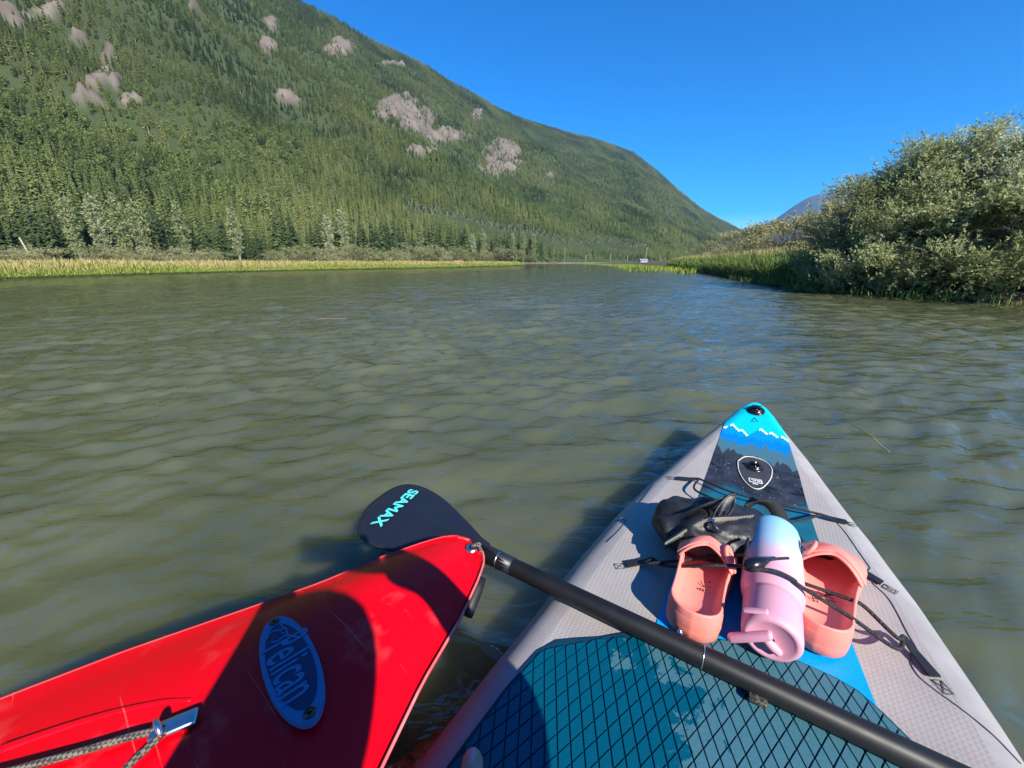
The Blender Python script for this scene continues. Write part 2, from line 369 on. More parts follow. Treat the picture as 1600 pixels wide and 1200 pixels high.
# ================================================================== VEGETATION
bark = pmat("bark", (.10, .075, .055), .9, .2, col2=(.19, .15, .12), scale=6, bump=.5, bscale=20)
pale_bark = pmat("pale_bark", (.30, .27, .23), .85, .2, col2=(.45, .42, .38), scale=4)
con_leaf = leaf_mat("conifer_needles", [(.070, .108, .042), (.150, .205, .066), (.235, .290, .088), (.34, .365, .13)], .48, .6, .014)
edge_leaf = leaf_mat("dark_conifer_needles", [(.045, .075, .028), (.085, .125, .040), (.14, .18, .058)], .35, .6, .03)
dec_leaf = leaf_mat("pale_broadleaf", [(.22, .27, .10), (.31, .35, .16), (.42, .44, .25)], .35, .5, .05)
wil_leaf = leaf_mat("willow_leaf", [(.28, .31, .12), (.45, .48, .24), (.62, .64, .42)], .45, .5, .3, .35)
slope_leaf = leaf_mat("slope_broadleaf", [(.12, .18, .045), (.18, .245, .065), (.27, .32, .10)], .4, .6, .02)
brush_leaf = leaf_mat("brush_leaf", [(.19, .215, .075), (.29, .30, .13), (.42, .39, .20)], .4, .5, .2)

def conifer_mesh(seed, lev=17, per=8, bare=.08, spread=.15):
    q = random.Random(seed); V = []; F = []
    for l in range(lev):
        f = l / (lev - 1); z = bare + (1 - bare) * (f ** .92) * .97; r = spread * ((1 - f) ** .78) + .012
        r *= q.uniform(.82, 1.12)
        o = len(V); m_ = 7; V.append((0, 0, z + .03)); ph = q.random() * 6.28      # a ragged skirt of foliage at every whorl
        for k in range(2 * m_):
            rr_ = r * (q.uniform(.45, .85) if k % 2 else q.uniform(.2, .45)); a = ph + math.pi * (k + q.uniform(-.3, .3)) / m_; V.append((math.cos(a) * rr_, math.sin(a) * rr_, z + .012 - rr_ * q.uniform(.45, .95)))
        for k in range(2 * m_): F.append((o, o + 1 + k, o + 1 + (k + 1) % (2 * m_)))
        for k in range(per if f < .75 else max(4, per - 3)):
            a = 2 * math.pi * (k + q.random() * 1.2) / per + l * 1.3; L = r * q.uniform(.55, 1.3); dr = L * q.uniform(.15, .75); wd = L * q.uniform(.18, .40)
            ca, sa = math.cos(a), math.sin(a); zz = z + q.uniform(-.022, .022)
            o = len(V)
            V += [(0, 0, zz + .012), (ca * L * .55 - sa * wd, sa * L * .55 + ca * wd, zz - dr * .62), (ca * L, sa * L, zz - dr), (ca * L * .55 + sa * wd, sa * L * .55 - ca * wd, zz - dr * .62), (ca * L * .55, sa * L * .55, zz - dr * .30)]
            F += [(o, o + 4, o + 1), (o + 1, o + 4, o + 2), (o + 4, o + 3, o + 2), (o, o + 3, o + 4)]
    o = len(V); V += [(0, 0, 1.0), (.012, 0, .93), (-.008, .01, .93), (-.008, -.01, .93)]; F += [(o, o + 1, o + 2), (o, o + 2, o + 3), (o, o + 3, o + 1)]
    return V, F
def tree_root(name, crown, trunk, cm, tm, loc, h):
    r = empty(name, loc); c = mesh("crown", *crown, cm, r, False); t = mesh("trunk", *trunk, tm, r)
    r.scale = (h, h, h); return r
trunk_vf = tube([(0, 0, -.03), (0, 0, .3), (0, 0, .75), (0, 0, .98)], [.013, .011, .006, .002], 6)
CON = []
for i, (lv, pr_, br, spd) in enumerate([(22, 9, .06, .150), (25, 9, .04, .120), (20, 10, .08, .175), (12, 8, .45, .12)]):
    CON.append((conifer_mesh(40 + i, lv, pr_, br, spd), lv))

# individual conifers along the forest edge
protos = []
count = 0; edge = []
for az in np.arange(-53.5, 26.5, .33):
    for row in range(2):
        a = az + random.uniform(-.25, .25); f = float(foot_d(a)); d = f - 4 + row * 9 + random.uniform(-4, 5)
        if row == 1 and random.random() < .3: continue
        edge.append((a, d))
edge = sorted(edge, key=lambda e: e[1])[:290]
for a, d in edge:
    x, y = math.sin(R(a)) * d, math.cos(R(a)) * d; v = random.choice([0, 0, 1, 1, 2]); h = random.uniform(9.5, 16.5) * (1 if random.random() > .25 else .6) * (.85 if a < -30 else 1.1)
    z = float(hill_z(np.array([x]), np.array([y]))[0][0]) - .2
    while len(protos) < 3:
        protos.append(tree_root("conifer_tree", CON[len(protos)][0], trunk_vf, edge_leaf, bark, (0, 0, 0), 1)); protos[-1]["used"] = 0
    if not protos[v]["used"]: o = protos[v]; o["used"] = 1
    else: o = copy_tree(protos[v])
    o.location = (x, y, z); o.scale = (h * random.uniform(.85, 1.15), h * random.uniform(.85, 1.15), h); o.rotation_euler = (0, 0, random.uniform(0, 6.28))
    tall = h > 7.5
    tag(o, "tall dark green conifer standing in the front rows of the forest at the mountain foot" if tall else "small young conifer among taller ones in the front rows of the forest", "tree",
        "conifers along the forest edge" if tall else "young conifers along the forest edge")
for p in protos:
    if "used" in p: del p["used"]
for o in COL.objects:
    if "used" in o: del o["used"]

# broadleaf / shrub builder: stems, twigs, leaves on the twigs
def bushy(seed, h, rad, twigs, leaves, leaf, stems=6, shape='dome', tw=.35, droop=.0, lo=.12):
    q = random.Random(seed); SV = MB(); ends = []
    for s in range(stems):
        a = 2 * math.pi * (s + q.random()) / stems; out = rad * q.uniform(.25, .7) if shape == 'dome' else rad * .12
        top = h * q.uniform(.6, .95); bx_, by_ = math.cos(a) * rad * .12, math.sin(a) * rad * .12
        P = spline([(bx_, by_, -.1), (bx_ + math.cos(a) * out * .35, by_ + math.sin(a) * out * .35, top * .4), (math.cos(a) * out, math.sin(a) * out, top)], 5)
        SV.add(tube(P, list(np.linspace(.022, .006, len(P)) * h / 2.5), 5))
        ends.append(P)
    LV = []; nc = max(14, twigs // 48); clumps = []
    for i in range(twigs):
        # a point in the crown volume, more of them towards the skin
        u = q.random() ** .36; th = q.uniform(0, 2 * math.pi); v = q.random()
        if shape == 'dome':
            zz = lo + (1 - lo) * v; prof = math.sqrt(max(0, 1 - ((zz - .36) / .64) ** 2)) if zz > .36 else .80 + .2 * zz / .36
        else:
            zz = .16 + .84 * v; prof = math.sin(math.pi * min(1, (zz - .1) / .95)) ** .6
        lump = 1 + .22 * math.sin(3 * th + seed) * math.sin(5 * zz * 3 + seed * 2) + .18 * math.sin(7 * th + 2 * seed + 9 * zz)
        rr = rad * prof * u * lump; p = np.array([math.cos(th) * rr, math.sin(th) * rr, zz * h * (1 + .06 * math.sin(4 * th + seed))])
        if shape == 'dome':                               # leaves gather in clumps with gaps between them
            if len(clumps) < nc: clumps.append(p)
            else:
                c0 = clumps[q.randrange(nc)]; g = .105 * rad; dl = np.array([q.gauss(0, g * 1.25), q.gauss(0, g * 1.25), q.gauss(0, g * .8)]); p = c0 + dl; zz = min(1, max(.05, p[2] / h)); p[2] = max(p[2], .03 * h)
                th = math.atan2(p[1], p[0])
        d = np.array([math.cos(th) * .8 + q.gauss(0, .4), math.sin(th) * .8 + q.gauss(0, .4), .55 - droop + q.gauss(0, .35)]); d /= np.linalg.norm(d)
        L = tw * q.uniform(.6, 1.3); p0 = p - d * L * .6
        if i % (3 if shape == 'dome' else 14) == 0:
            st = q.choice(ends); k = min(len(st) - 1, max(1, int(len(st) * zz * .8))); SV.add(tube([st[k], (st[k] + p0) / 2 + np.array([0, 0, .05 * h]), p0, p0 + d * L], [.005 * h / 2.5, .003 * h / 2.5, .002 * h / 2.5, .0008], 4, False))
        for j in range(leaves):
            t = (j + q.random()) / leaves; c = p0 + d * L * t
            e = d * .55 + np.array([q.gauss(0, .6), q.gauss(0, .6), q.gauss(.1, .5)]); e /= np.linalg.norm(e)
            sd = np.cross(e, np.array([q.gauss(0, 1), q.gauss(0, 1), q.gauss(0, .5) + .6])); sd /= np.linalg.norm(sd) + 1e-9
            ll = leaf * q.uniform(.6, 1.2); LV.append((c, c + e * ll * .5 + sd * ll * .25, c + e * ll, c + e * ll * .5 - sd * ll * .25))
    V = np.array(LV).reshape(-1, 3); F = np.arange(len(V)).reshape(-1, 4)
    return SV, V, F
def bush_obj(name, spec, lm, sm, loc, crown="crown", stem="stem"):
    r = empty(name, loc); SV, V, F = spec; SV.build(stem, sm, r); fast_mesh(crown, V, F, lm, r, False); return r

# the forest on the slope: one mass
def forest():
    N = 800000; q = np.random.default_rng(3)
    az = q.uniform(-70, 36, N); rd, _ = ridge(az); f = foot_d(az)
    d = np.sqrt(q.uniform((f + 8) ** 2, (rd * 1.03) ** 2)); x = np.sin(np.radians(az)) * d; y = np.cos(np.radians(az)) * d
    # thin out so the density is even over the ground (wide rings get more draws already)
    area = ((rd * 1.03) ** 2 - (f + 8) ** 2); keep = q.random(N) < area / area.max(); x, y, az, d = x[keep], y[keep], az[keep], d[keep]
    z, t = hill_z(x, y); rm = rock_mask(x, y, z); cm = cut_mask(x, y, z)
    keep = ((rm < .12 + .35 * q.random(len(x))) | (q.random(len(x)) < .32)) & ~((rm > -.12) & (q.random(len(x)) < .45)); x, y, z, d, cm, t2 = x[keep], y[keep], z[keep], d[keep], cm[keep], t[keep]
    n = len(x); h = np.minimum(8.8 * np.exp(q.normal(0, .33, n)), 15) * (.75 + .6 * (vnoise(x / 60, y / 60, 9))); h *= np.interp(d, [150, 260, 1500], [1.25, 1.0, 1.1])
    h = np.where((rm[keep] > -.35) , h * .55, h); strip = (cm > -2) & (cm < 14); h = np.where(strip, h * .38, h)
    upper = (cm <= -2) & (cm > -15)
    var = q.choice([0, 1, 2], n, p=[.4, .4, .2]); var = np.where(upper, 3, var); var = np.where(q.random(n) < .03, 3, var)
    leafy = (vnoise(x / 75 + 9, y / 75, 44) * .6 + vnoise(x / 22, y / 22, 45) * .4 > .56) & (t2 < .62) & (t2 > .09) & (q.random(n) < .55); var = np.where(leafy & ~upper, 4, var); h = np.where(leafy, h * .62, h)
    me = bpy.data.meshes.new("mountain_forest"); me.from_pydata(np.stack([x, y, z - .4], -1).tolist(), [], [])
    for nm, dat, typ in (("scl", h, 'FLOAT'), ("rot", q.uniform(0, 6.28, n), 'FLOAT'), ("var", var, 'INT')):
        a = me.attributes.new(nm, typ, 'POINT'); a.data.foreach_set("value", np.asarray(dat, np.int32 if typ == 'INT' else np.float32))
    o = bpy.data.objects.new("mountain_forest", me); COL.objects.link(o)
    tag(o, "dense conifer forest covering the whole steep mountainside", "forest", kind="stuff")
    g = bpy.data.node_groups.new("forest_scatter", 'GeometryNodeTree')
    g.interface.new_socket("Geometry", in_out='INPUT', socket_type='NodeSocketGeometry'); g.interface.new_socket("Geometry", in_out='OUTPUT', socket_type='NodeSocketGeometry')
    gi = g.nodes.new("NodeGroupInput"); go = g.nodes.new("NodeGroupOutput"); jo = g.nodes.new("GeometryNodeJoinGeometry")
    def na(nm, ty):
        a = g.nodes.new("GeometryNodeInputNamedAttribute"); a.data_type = ty; a.inputs["Name"].default_value = nm
        return [s for s in a.outputs if s.enabled and s.name == "Attribute"][0]
    scl, rot, va = na("scl", 'FLOAT'), na("rot", 'FLOAT'), na("var", 'INT')
    cx = g.nodes.new("ShaderNodeCombineXYZ"); g.links.new(rot, cx.inputs["Z"])
    sx = g.nodes.new("ShaderNodeCombineXYZ")
    for k in range(3): g.links.new(scl, sx.inputs[k])
    _, bv, bf = bushy(71, 1.0, .26, 70, 7, .13, 3, 'tree', tw=.2); CON.append(((list(map(tuple, bv)), list(map(tuple, bf))), 0))
    for i in range(5):
        me2 = bpy.data.meshes.new("forest_tree"); vf, lv = CON[i]
        tv, tf = tube([(0, 0, -.03), (0, 0, .3), (0, 0, .8)], [.014, .012, .004], 5); nv = len(vf[0])
        me2.from_pydata(list(vf[0]) + [tuple(v) for v in tv], [], list(vf[1]) + [tuple(j + nv for j in ff) for ff in tf])
        me2.materials.append(con_leaf if i < 4 else slope_leaf); me2.materials.append(pale_bark if i == 3 else bark)
        me2.polygons.foreach_set("material_index", [0] * len(vf[1]) + [1] * len(tf))
        po = bpy.data.objects.new("forest_tree", me2)
        oi = g.nodes.new("GeometryNodeObjectInfo"); oi.inputs["Object"].default_value = po; oi.transform_space = 'ORIGINAL'; oi.inputs["As Instance"].default_value = False
        cmp = g.nodes.new("FunctionNodeCompare"); cmp.data_type = 'INT'; cmp.operation = 'EQUAL'
        ii = [s for s in cmp.inputs if s.type == 'INT']; g.links.new(va, ii[0]); ii[1].default_value = i
        ip = g.nodes.new("GeometryNodeInstanceOnPoints"); g.links.new(gi.outputs[0], ip.inputs["Points"]); g.links.new(oi.outputs["Geometry"], ip.inputs["Instance"])
        g.links.new(cmp.outputs["Result"], ip.inputs["Selection"]); g.links.new(cx.outputs[0], ip.inputs["Rotation"]); g.links.new(sx.outputs[0], ip.inputs["Scale"])
        g.links.new(ip.outputs[0], jo.inputs[0])
    g.links.new(jo.outputs[0], go.inputs[0])
    md = o.modifiers.new("scatter", 'NODES'); md.node_group = g
    print("forest trees", n)
forest()

# willow thicket on the right bank
big = bushy(3, 3.0, 1.55, 2700, 13, .060, 8, tw=.30)
big2 = bushy(8, 3.2, 1.45, 2700, 13, .058, 7, tw=.30)
low = bushy(15, 1.45, 1.05, 1300, 13, .058, 7, tw=.26, lo=.05)
def right_pos(px, py_ground, back): p = at(px, py_ground)[:2]; d = np.array([.35, .94]); return p + d * back
willows = [
 ("big", 1392, 463, 1.6, .77, "leftmost tall willow bush of the thicket, beside the tall grass"),
 ("big2", 1450, 466, 1.9, .87, "tall grey-green willow bush rising behind low leafy shrubs, left of the thicket's middle"),
 ("big", 1510, 470, 2.2, .86, "dense tall willow bush in the middle of the right bank thicket"),
 ("big2", 1600, 476, 2.4, .90, "tallest willow bush at the right edge of the picture"),
 ("big", 1720, 480, 2.2, .95, "tall willow bush cut off by the right edge of the picture"),
 ("low", 1345, 460, .95, .72, "low leafy shrub overhanging the water beside the tall grass"),
 ("low", 1412, 465, .8, .95, "low bright-leaved shrub at the water's edge below the tall willows, second from the grass"),
 ("low", 1480, 469, .9, 1.08, "low bright-leaved shrub at the water's edge in the thicket's middle"),
 ("low", 1565, 474, 1.0, 1.15, "low bright-leaved shrub above the muddy edge on the far right"),
 ("low", 1680, 480, 1.0, 1.2, "low shrub at the water's edge cut off by the right picture edge")]
src = {}
for k, px, py, back, s, lab in willows:
    p = right_pos(px, py, back)
    if k not in src:
        o = bush_obj("willow_bush" if k != "low" else "leafy_shrub", {"big": big, "big2": big2, "low": low}[k], wil_leaf, bark, (0, 0, 0)); src[k] = o
    else: o = copy_tree(src[k])
    o.location = (p[0], p[1], .05); o.scale = (s, s, s); o.rotation_euler = (0, 0, random.uniform(0, 6.28))
    tag(o, lab, "bush", "willow thicket on the right bank")

# brush behind the tall grass on the right bank
brush = bushy(21, 1.7, 1.2, 420, 11, .085, 6, tw=.4)
bsrc = None
for i, (px, y, s) in enumerate([(1262, 21, 1.15), (1236, 22, 1.35), (1215, 25, 1.45), (1190, 29, 1.5), (1172, 33, 1.5), (1150, 38, 1.6), (1132, 44, 1.7), (1250, 27, 1.6), (1222, 34, 1.75), (1180, 44, 2.0), (1275, 23, 1.55), (1112, 56, 1.6), (1095, 66, 1.5), (1300, 20, 1.6), (1150, 55, 2.1)]):
    x = (px - 800) / FPX * y * cp
    if bsrc is None: o = bsrc = bush_obj("brush_shrub", brush, brush_leaf, bark, (0, 0, 0))
    else: o = copy_tree(bsrc)
    o.location = (x, y, .3); o.scale = (s * 1.1, s * 1.1, s); o.rotation_euler = (0, 0, random.uniform(0, 6.28))
    tag(o, "pale olive brush shrub in the mass behind the tall grass on the right bank", "shrub", "brush behind the tall grass")

# shrubs along the left bank, in front of the forest
ssrc = None; q = random.Random(4)
lsh = [(px, q.uniform(.75, .95)) for px in list(range(-20, 830, 22))]
for i, (px, f) in enumerate(lsh):
    px += q.uniform(-9, 9); base = np.interp(px, [0, 300, 500, 700, 830], [62, 58, 72, 100, 150]) * q.uniform(.85, 1.2); s = base / 45 * q.uniform(.75, 1.15) * (1.2 if px < 120 else 1)
    x = (px - 800) / FPX * base * cp
    if px < 420 and q.random() < .25: continue
    if ssrc is None: o = ssrc = bush_obj("bank_shrub", bushy(33, 1.7, 1.5, 260, 9, .13, 5, tw=.45), brush_leaf, bark, (0, 0, 0))
    else: o = copy_tree(ssrc)
    o.location = (x, base, .4); o.scale = (s * 1.2, s * 1.2, s); o.rotation_euler = (0, 0, q.uniform(0, 6.28))
    tag(o, "grey-green shrub in the row between the left bank's yellow grass and the forest", "shrub", "shrubs along the left bank")

# pale broadleaf trees standing out against the conifers
dec = [bushy(51, 1.0, .085, 260, 9, .040, 3, 'tree', tw=.10), bushy(57, 1.0, .105, 290, 9, .040, 3, 'tree', tw=.10)]
dsrc = [None, None]
pale = [(190, 312, 0, "pale silvery broadleaf tree, leftmost of the pale trees in front of the conifers"), (228, 306, 1, "tall pale broadleaf tree with a bare white lower trunk, second pale tree from the left"),
 (258, 306, 0, "tall pale broadleaf tree, third of the pale trees from the left"), (284, 314, 1, "pale green broadleaf tree, fourth of the pale trees from the left"), (342, 318, 0, "yellow-green broadleaf tree standing alone among dark conifers"),
 (415, 327, 0, "single narrow pale tree glowing against dark conifers left of the picture's middle"), (544, 334, 1, "pale tree, left one of a close pair before the dark conifers"), (565, 326, 0, "narrow pale tree, right one of a close pair before the dark conifers"),
 (652, 376, 1, "small pale round tree just above the bank shrubs"), (672, 345, 0, "slim pale tree behind the small round pale one"), (745, 362, 1, "broad pale tree, left of the pair near the end of the left bank"), (760, 358, 0, "pale tree, right of the pair near the end of the left bank"),
 (800, 362, 1, "pale broadleaf tree right of the bank's end, left of three"), (815, 360, 1, "tall pale broadleaf tree right of the bank's end, middle of three"), (830, 364, 0, "pale broadleaf tree right of the bank's end, right of three"), (858, 384, 1, "low pale tree at the far shore, left one"), (874, 386, 0, "low pale tree at the far shore, right one")]
for px, top, v, lab in pale:
    az = math.degrees(math.atan2((px - 800) / FPX, cp)); d = float(foot_d(az)) - 9; y = math.cos(R(az)) * d; x = math.sin(R(az)) * d
    r = ray(px, top); zt = CAMH + r[2] / math.hypot(r[0], r[1]) * d; h = max(4, (zt - .5) * .92)
    if dsrc[v] is None:
        o = dsrc[v] = bush_obj("pale_tree", dec[v], dec_leaf, pale_bark, (0, 0, 0), "crown", "trunk")
        # one clear main trunk
    else: o = copy_tree(dsrc[v])
    o.location = (x, y, .5); o.scale = (h, h, h); o.rotation_euler = (0, 0, random.uniform(0, 6.28)); tag(o, lab, "tree", "pale broadleaf trees at the forest edge")

# ---- grass, reeds and floating plants (nobody could count these)
def blades(P, hgt, wid, lean, mat, name, label, cat, cols=None, seg=2):
    """P (n,3) roots, hgt (n,), thin bent blades"""
    n = len(P); q = np.random.default_rng(len(P)); a = q.uniform(0, 6.28, n); la = q.uniform(0, 6.28, n); ln = np.abs(q.normal(0, lean, n))
    sx = np.stack([np.cos(a), np.sin(a), np.zeros(n)], 1) * (wid * q.uniform(.6, 1.3, n))[:, None]
    d = np.stack([np.cos(la), np.sin(la), np.zeros(n)], 1) * (hgt * ln)[:, None]; up = np.stack([np.zeros(n), np.zeros(n), hgt], 1)
    V = np.stack([P - sx, P + sx, P + sx * .7 + d * .3 + up * .55, P - sx * .7 + d * .3 + up * .55, P + d + up * (1 - .4 * ln[:, None])], 1).reshape(-1, 3)
    b = np.arange(n)[:, None] * 5; F3 = np.concatenate([b + [0, 1, 2], b + [0, 2, 3], b + [3, 2, 4]], 1).reshape(-1, 3)
    o = fast_mesh(name, V, F3, mat, None, False, 3)
    if cols is not None: set_col(o, np.repeat(cols, 5, 0))
    return tag(o, label, cat, kind="stuff")
grass_m = attr_mat("grass_blades", .55, 0, 1, .3)
def along(S, n, lo_, hi, outward, q, power=1.0):
    S = np.array(S); seg = np.linalg.norm(np.diff(S, axis=0), axis=1); 
    wgt = seg / np.maximum(6, np.linalg.norm((S[1:] + S[:-1]) / 2, axis=1)) ** 1.0; wgt = wgt / wgt.sum()
    k = q.choice(len(seg), n, p=wgt); t = q.random(n); off = lo_ + (hi - lo_) * q.random(n) ** power
    P = S[k] + (S[k + 1] - S[k]) * t[:, None] + outward[None] * off[:, None]
    return P, off
q = np.random.default_rng(8)
P, off = along(LS[1:], 52000, 0.0, 30, np.array([-.93, .36]), q, 2.0)
z = np.interp(off, [0, .6, 2, 6, 30], [-.03, .12, .28, .40, .5]); n = len(P)
dist = np.hypot(P[:, 0], P[:, 1]); h = np.interp(off, [0, .8, 2.5, 10, 30], [.12, .26, .38, .32, .24]) * q.uniform(.6, 1.25, n) * (.45 + 1.1 * vnoise(P[:, 0] * .45, P[:, 1] * .45, 61) + .35 * vnoise(P[:, 0] * 1.6, P[:, 1] * 1.6, 62))
mix = smooth01(off / 3.2 + .5 * fbm(P[:, 0] * .25, P[:, 1] * .25, 6, 3))[:, None]
C = np.array([.17, .23, .028]) * (1 - mix) + np.array([.34, .28, .105]) * mix; C = C * q.uniform(.7, 1.25, (n, 1))
blades(np.column_stack([P, z]), h, .010 + dist * .00055, .45, grass_m, "meadow_grass", "yellow-green sedge and dry grass along the whole left bank", "grass", C)
# tall grass and sedge at the right bank
P, off = along(RS[2:8], 26000, 0.05, 6.5, np.array([.62, .78]), q, 1.3); n = len(P); dist = np.hypot(P[:, 0], P[:, 1])
keep = ~((P[:, 0] > 6.4) & (P[:, 1] < 9.3)); P, off, dist = P[keep], off[keep], dist[keep]; n = len(P)
z = np.interp(off, [0, .4, 1.2, 4, 10], [-.03, .08, .22, .40, .5])
h = np.interp(off, [0, .5, 2, 4, 6], [.35, .62, .74, .80, .85]) * q.uniform(.65, 1.2, n)
mix = smooth01((off - 1.6) / 2.5 + .6 * fbm(P[:, 0] * .6, P[:, 1] * .6, 6, 3))[:, None]
C = np.array([.115, .175, .034]) * (1 - mix) + np.array([.33, .29, .11]) * mix; C = C * q.uniform(.65, 1.3, (n, 1))
blades(np.column_stack([P, z]), h, .009 + dist * .0005, .30, grass_m, "tall_sedge", "tall green sedge in front of the brush on the right bank", "grass", C)
# low marsh spit beyond it
P, off = along(RS[:4], 9000, -2.5, 9, np.array([.8, .6]), q, 1.0); n = len(P)
P[:, 0] -= np.where(P[:, 1] > 30, 3.0, 0)
C = np.array([.19, .25, .035]) * q.uniform(.7, 1.25, (n, 1))
blades(np.column_stack([P, np.zeros(n) - .02]), q.uniform(.15, .42, n), np.full(n, .035), .4, grass_m, "marsh_grass", "low bright green marsh grass on the spit left of the tall sedge", "grass", C)
# floating pondweed along both edges: flat leaves on the water
def pads(P, size, name, label, col, z0=.012):
    n = len(P); q = np.random.default_rng(n); a = q.uniform(0, 6.28, n); s = size * q.uniform(.5, 1.3, n)
    e = np.stack([np.cos(a), np.sin(a)], 1) * s[:, None]; f = np.stack([-np.sin(a), np.cos(a)], 1) * (s * .35)[:, None]; z = q.uniform(z0, z0 + .02, n)
    V = np.stack([np.column_stack([P - e, z]), np.column_stack([P + f, z + .008]), np.column_stack([P + e, z]), np.column_stack([P - f, z + .008])], 1).reshape(-1, 3)
    o = fast_mesh(name, V, np.arange(n * 4).reshape(-1, 4), grass_m, None, False)
    set_col(o, np.repeat(np.array(col) * q.uniform(.6, 1.3, (n, 1)), 4, 0)); return tag(o, label, "pondweed", kind="stuff")
P, _ = along(LS[1:9], 9000, -4.0, .3, np.array([-.93, .36]), q, .55)
pads(P, .13, "floating_pondweed", "green floating pondweed in a strip along the left bank", (.17, .20, .05))
P, off = along(RS[3:12], 5200, -1.5, .4, np.array([.86, .5]), q, .5)
keep = fbm(P[:, 0] * 1.3, P[:, 1] * 1.3, 12, 3) > -.05; P = P[keep]
pads(P, .055, "floating_weed", "brown-green floating weed and leaf litter along the right bank", (.15, .15, .045))
# sprouting water grass at the right edge
P, off = along(RS[4:12], 420, -.55, .25, np.array([.86, .5]), q, 1.0); n = len(P)
P = P[fbm(P[:, 0] * 2.5, P[:, 1] * 2.5, 14, 2) > .02]; n = len(P); P = np.repeat(P, 5, 0) + q.normal(0, .035, (n * 5, 2)); n = len(P)
blades(np.column_stack([P, np.full(n, -.02)]), q.uniform(.08, .30, n), np.full(n, .008), .5, grass_m, "water_grass", "scattered green grass tufts in the shallows at the right bank", "grass", np.array([.21, .26, .06]) * q.uniform(.7, 1.3, (n, 1)))

# ---- dead branches and driftwood under the thicket
drift = pmat("driftwood", (.16, .125, .09), .85, .2, col2=(.30, .25, .19), scale=9, bump=.5, bscale=40)
def stick(name, pts, r0, label, cat="branch", grp=None):
    P = spline(pts, 5); o0 = np.array(P[0]); o0[2] = min(p[2] for p in P)
    e = empty(name, tuple(o0)); V, F = tube([np.array(p) - o0 for p in P], list(np.linspace(r0, r0 * .35, len(P))), 6); mesh("limb", V, F, drift, e)
    q = random.Random(len(label) + int(pts[0][0] * 100))
    for k in range(3):
        i = int(len(P) * (.35 + .2 * k)); a = np.array(P[min(i, len(P) - 1)]) - o0; d = np.array([q.gauss(0, .25), q.gauss(0, .2), q.uniform(.05, .3)]) * r0 * 14
        V, F = tube([a, a + d * .5 + np.array([0, 0, r0]), a + d], [r0 * .45, r0 * .3, r0 * .1], 5); mesh("twig", V, F, drift, e)
    return tag(e, label, cat, grp)
for i, (a, b, zz, r0, lab) in enumerate([((1398, 463), (1440, 468), .10, .018, "short bleached driftwood stick at the water's edge below the low shrubs"), ((1490, 467), (1560, 474), .06, .03, "thick grey driftwood log on the mud at the right water's edge"),
        ((1540, 474), (1620, 474), .14, .02, "thin driftwood branch above the log on the far right mud"), ((1335, 456), (1372, 461), .12, .012, "thin twig lying at the water's edge near the tall grass")]):
    p, r_ = at(*a), at(*b); stick("driftwood", [(p[0], p[1] + .15, .01), ((p[0] + r_[0]) / 2, (p[1] + r_[1]) / 2 + .15, zz), (r_[0], r_[1] + .2, zz * .6)], r0, lab, "driftwood")
for i, (a, m_, b, lab) in enumerate([((1285, 375), (1255, 358), (1225, 366), "bare dark branch arching out of the thicket over the grass, upper one"), ((1290, 385), (1262, 372), (1232, 385), "bare dark branch arching out of the thicket over the grass, lower one")]):
    P3 = [at_depth(a[0], a[1], 10.3), at_depth(m_[0], m_[1], 10.1), at_depth(b[0], b[1], 10.0)]
    P3 = [P3[0] + np.array([.7, .3, -.35])] + P3
    stick("bare_branch", [tuple(p) for p in P3], .018, lab)

# ---- small far things
wood = pmat("weathered_wood", (.33, .27, .20), .85, .2, col2=(.42, .36, .28), scale=5)
white_paint = pmat("white_paint", (.5, .5, .49), .5, .3, col2=(.40, .40, .39), scale=3)
red_paint = pmat("red_paint", (.55, .05, .05), .45, .4, col2=(.45, .05, .04), scale=3)
roof_m = pmat("grey_roof", (.30, .32, .34), .6, .3, col2=(.24, .25, .27), scale=2)
glass_m = pmat("dark_pane", (.02, .025, .03), .1, .6)
def pole(px, top, base_y, d, lab, tilt=0, arm=False):
    x = (px - 800) / FPX * d * cp; r = ray(px, top); zt = CAMH + r[2] / r[1] * d
    e = empty("utility_pole", (x, d, .5)); V, F = tube([(0, 0, -.3), (tilt * zt * .5, 0, zt * .5 - .25), (tilt * zt, 0, zt - .5)], [.16, .14, .11], 8); mesh("post", V, F, wood, e)
    if arm: V, F = box((tilt * zt, 0, zt - 1.1), (.8, .06, .06)); mesh("crossarm", V, F, wood, e)
    tag(e, lab, "pole")
pole(53, 371, 400, 70, "leaning pale wooden pole in front of the conifers on the far left", -.22)
for k, (px, top, d) in enumerate([(807, 391, 190), (980, 398, 219), (953, 397, 217), (915, 398, 215), (1009, 386, 226)]):
    pole(px, top, 408, d, ["pale pole at the end of the left bank by the pale trees", "thin pole on the far shore left of the white house", "thin pole on the far shore, second left of the white house", "thin pole on the far shore, third left of the white house", "tallest thin pole on the far shore right behind the white house"][k], 0, k == 4)
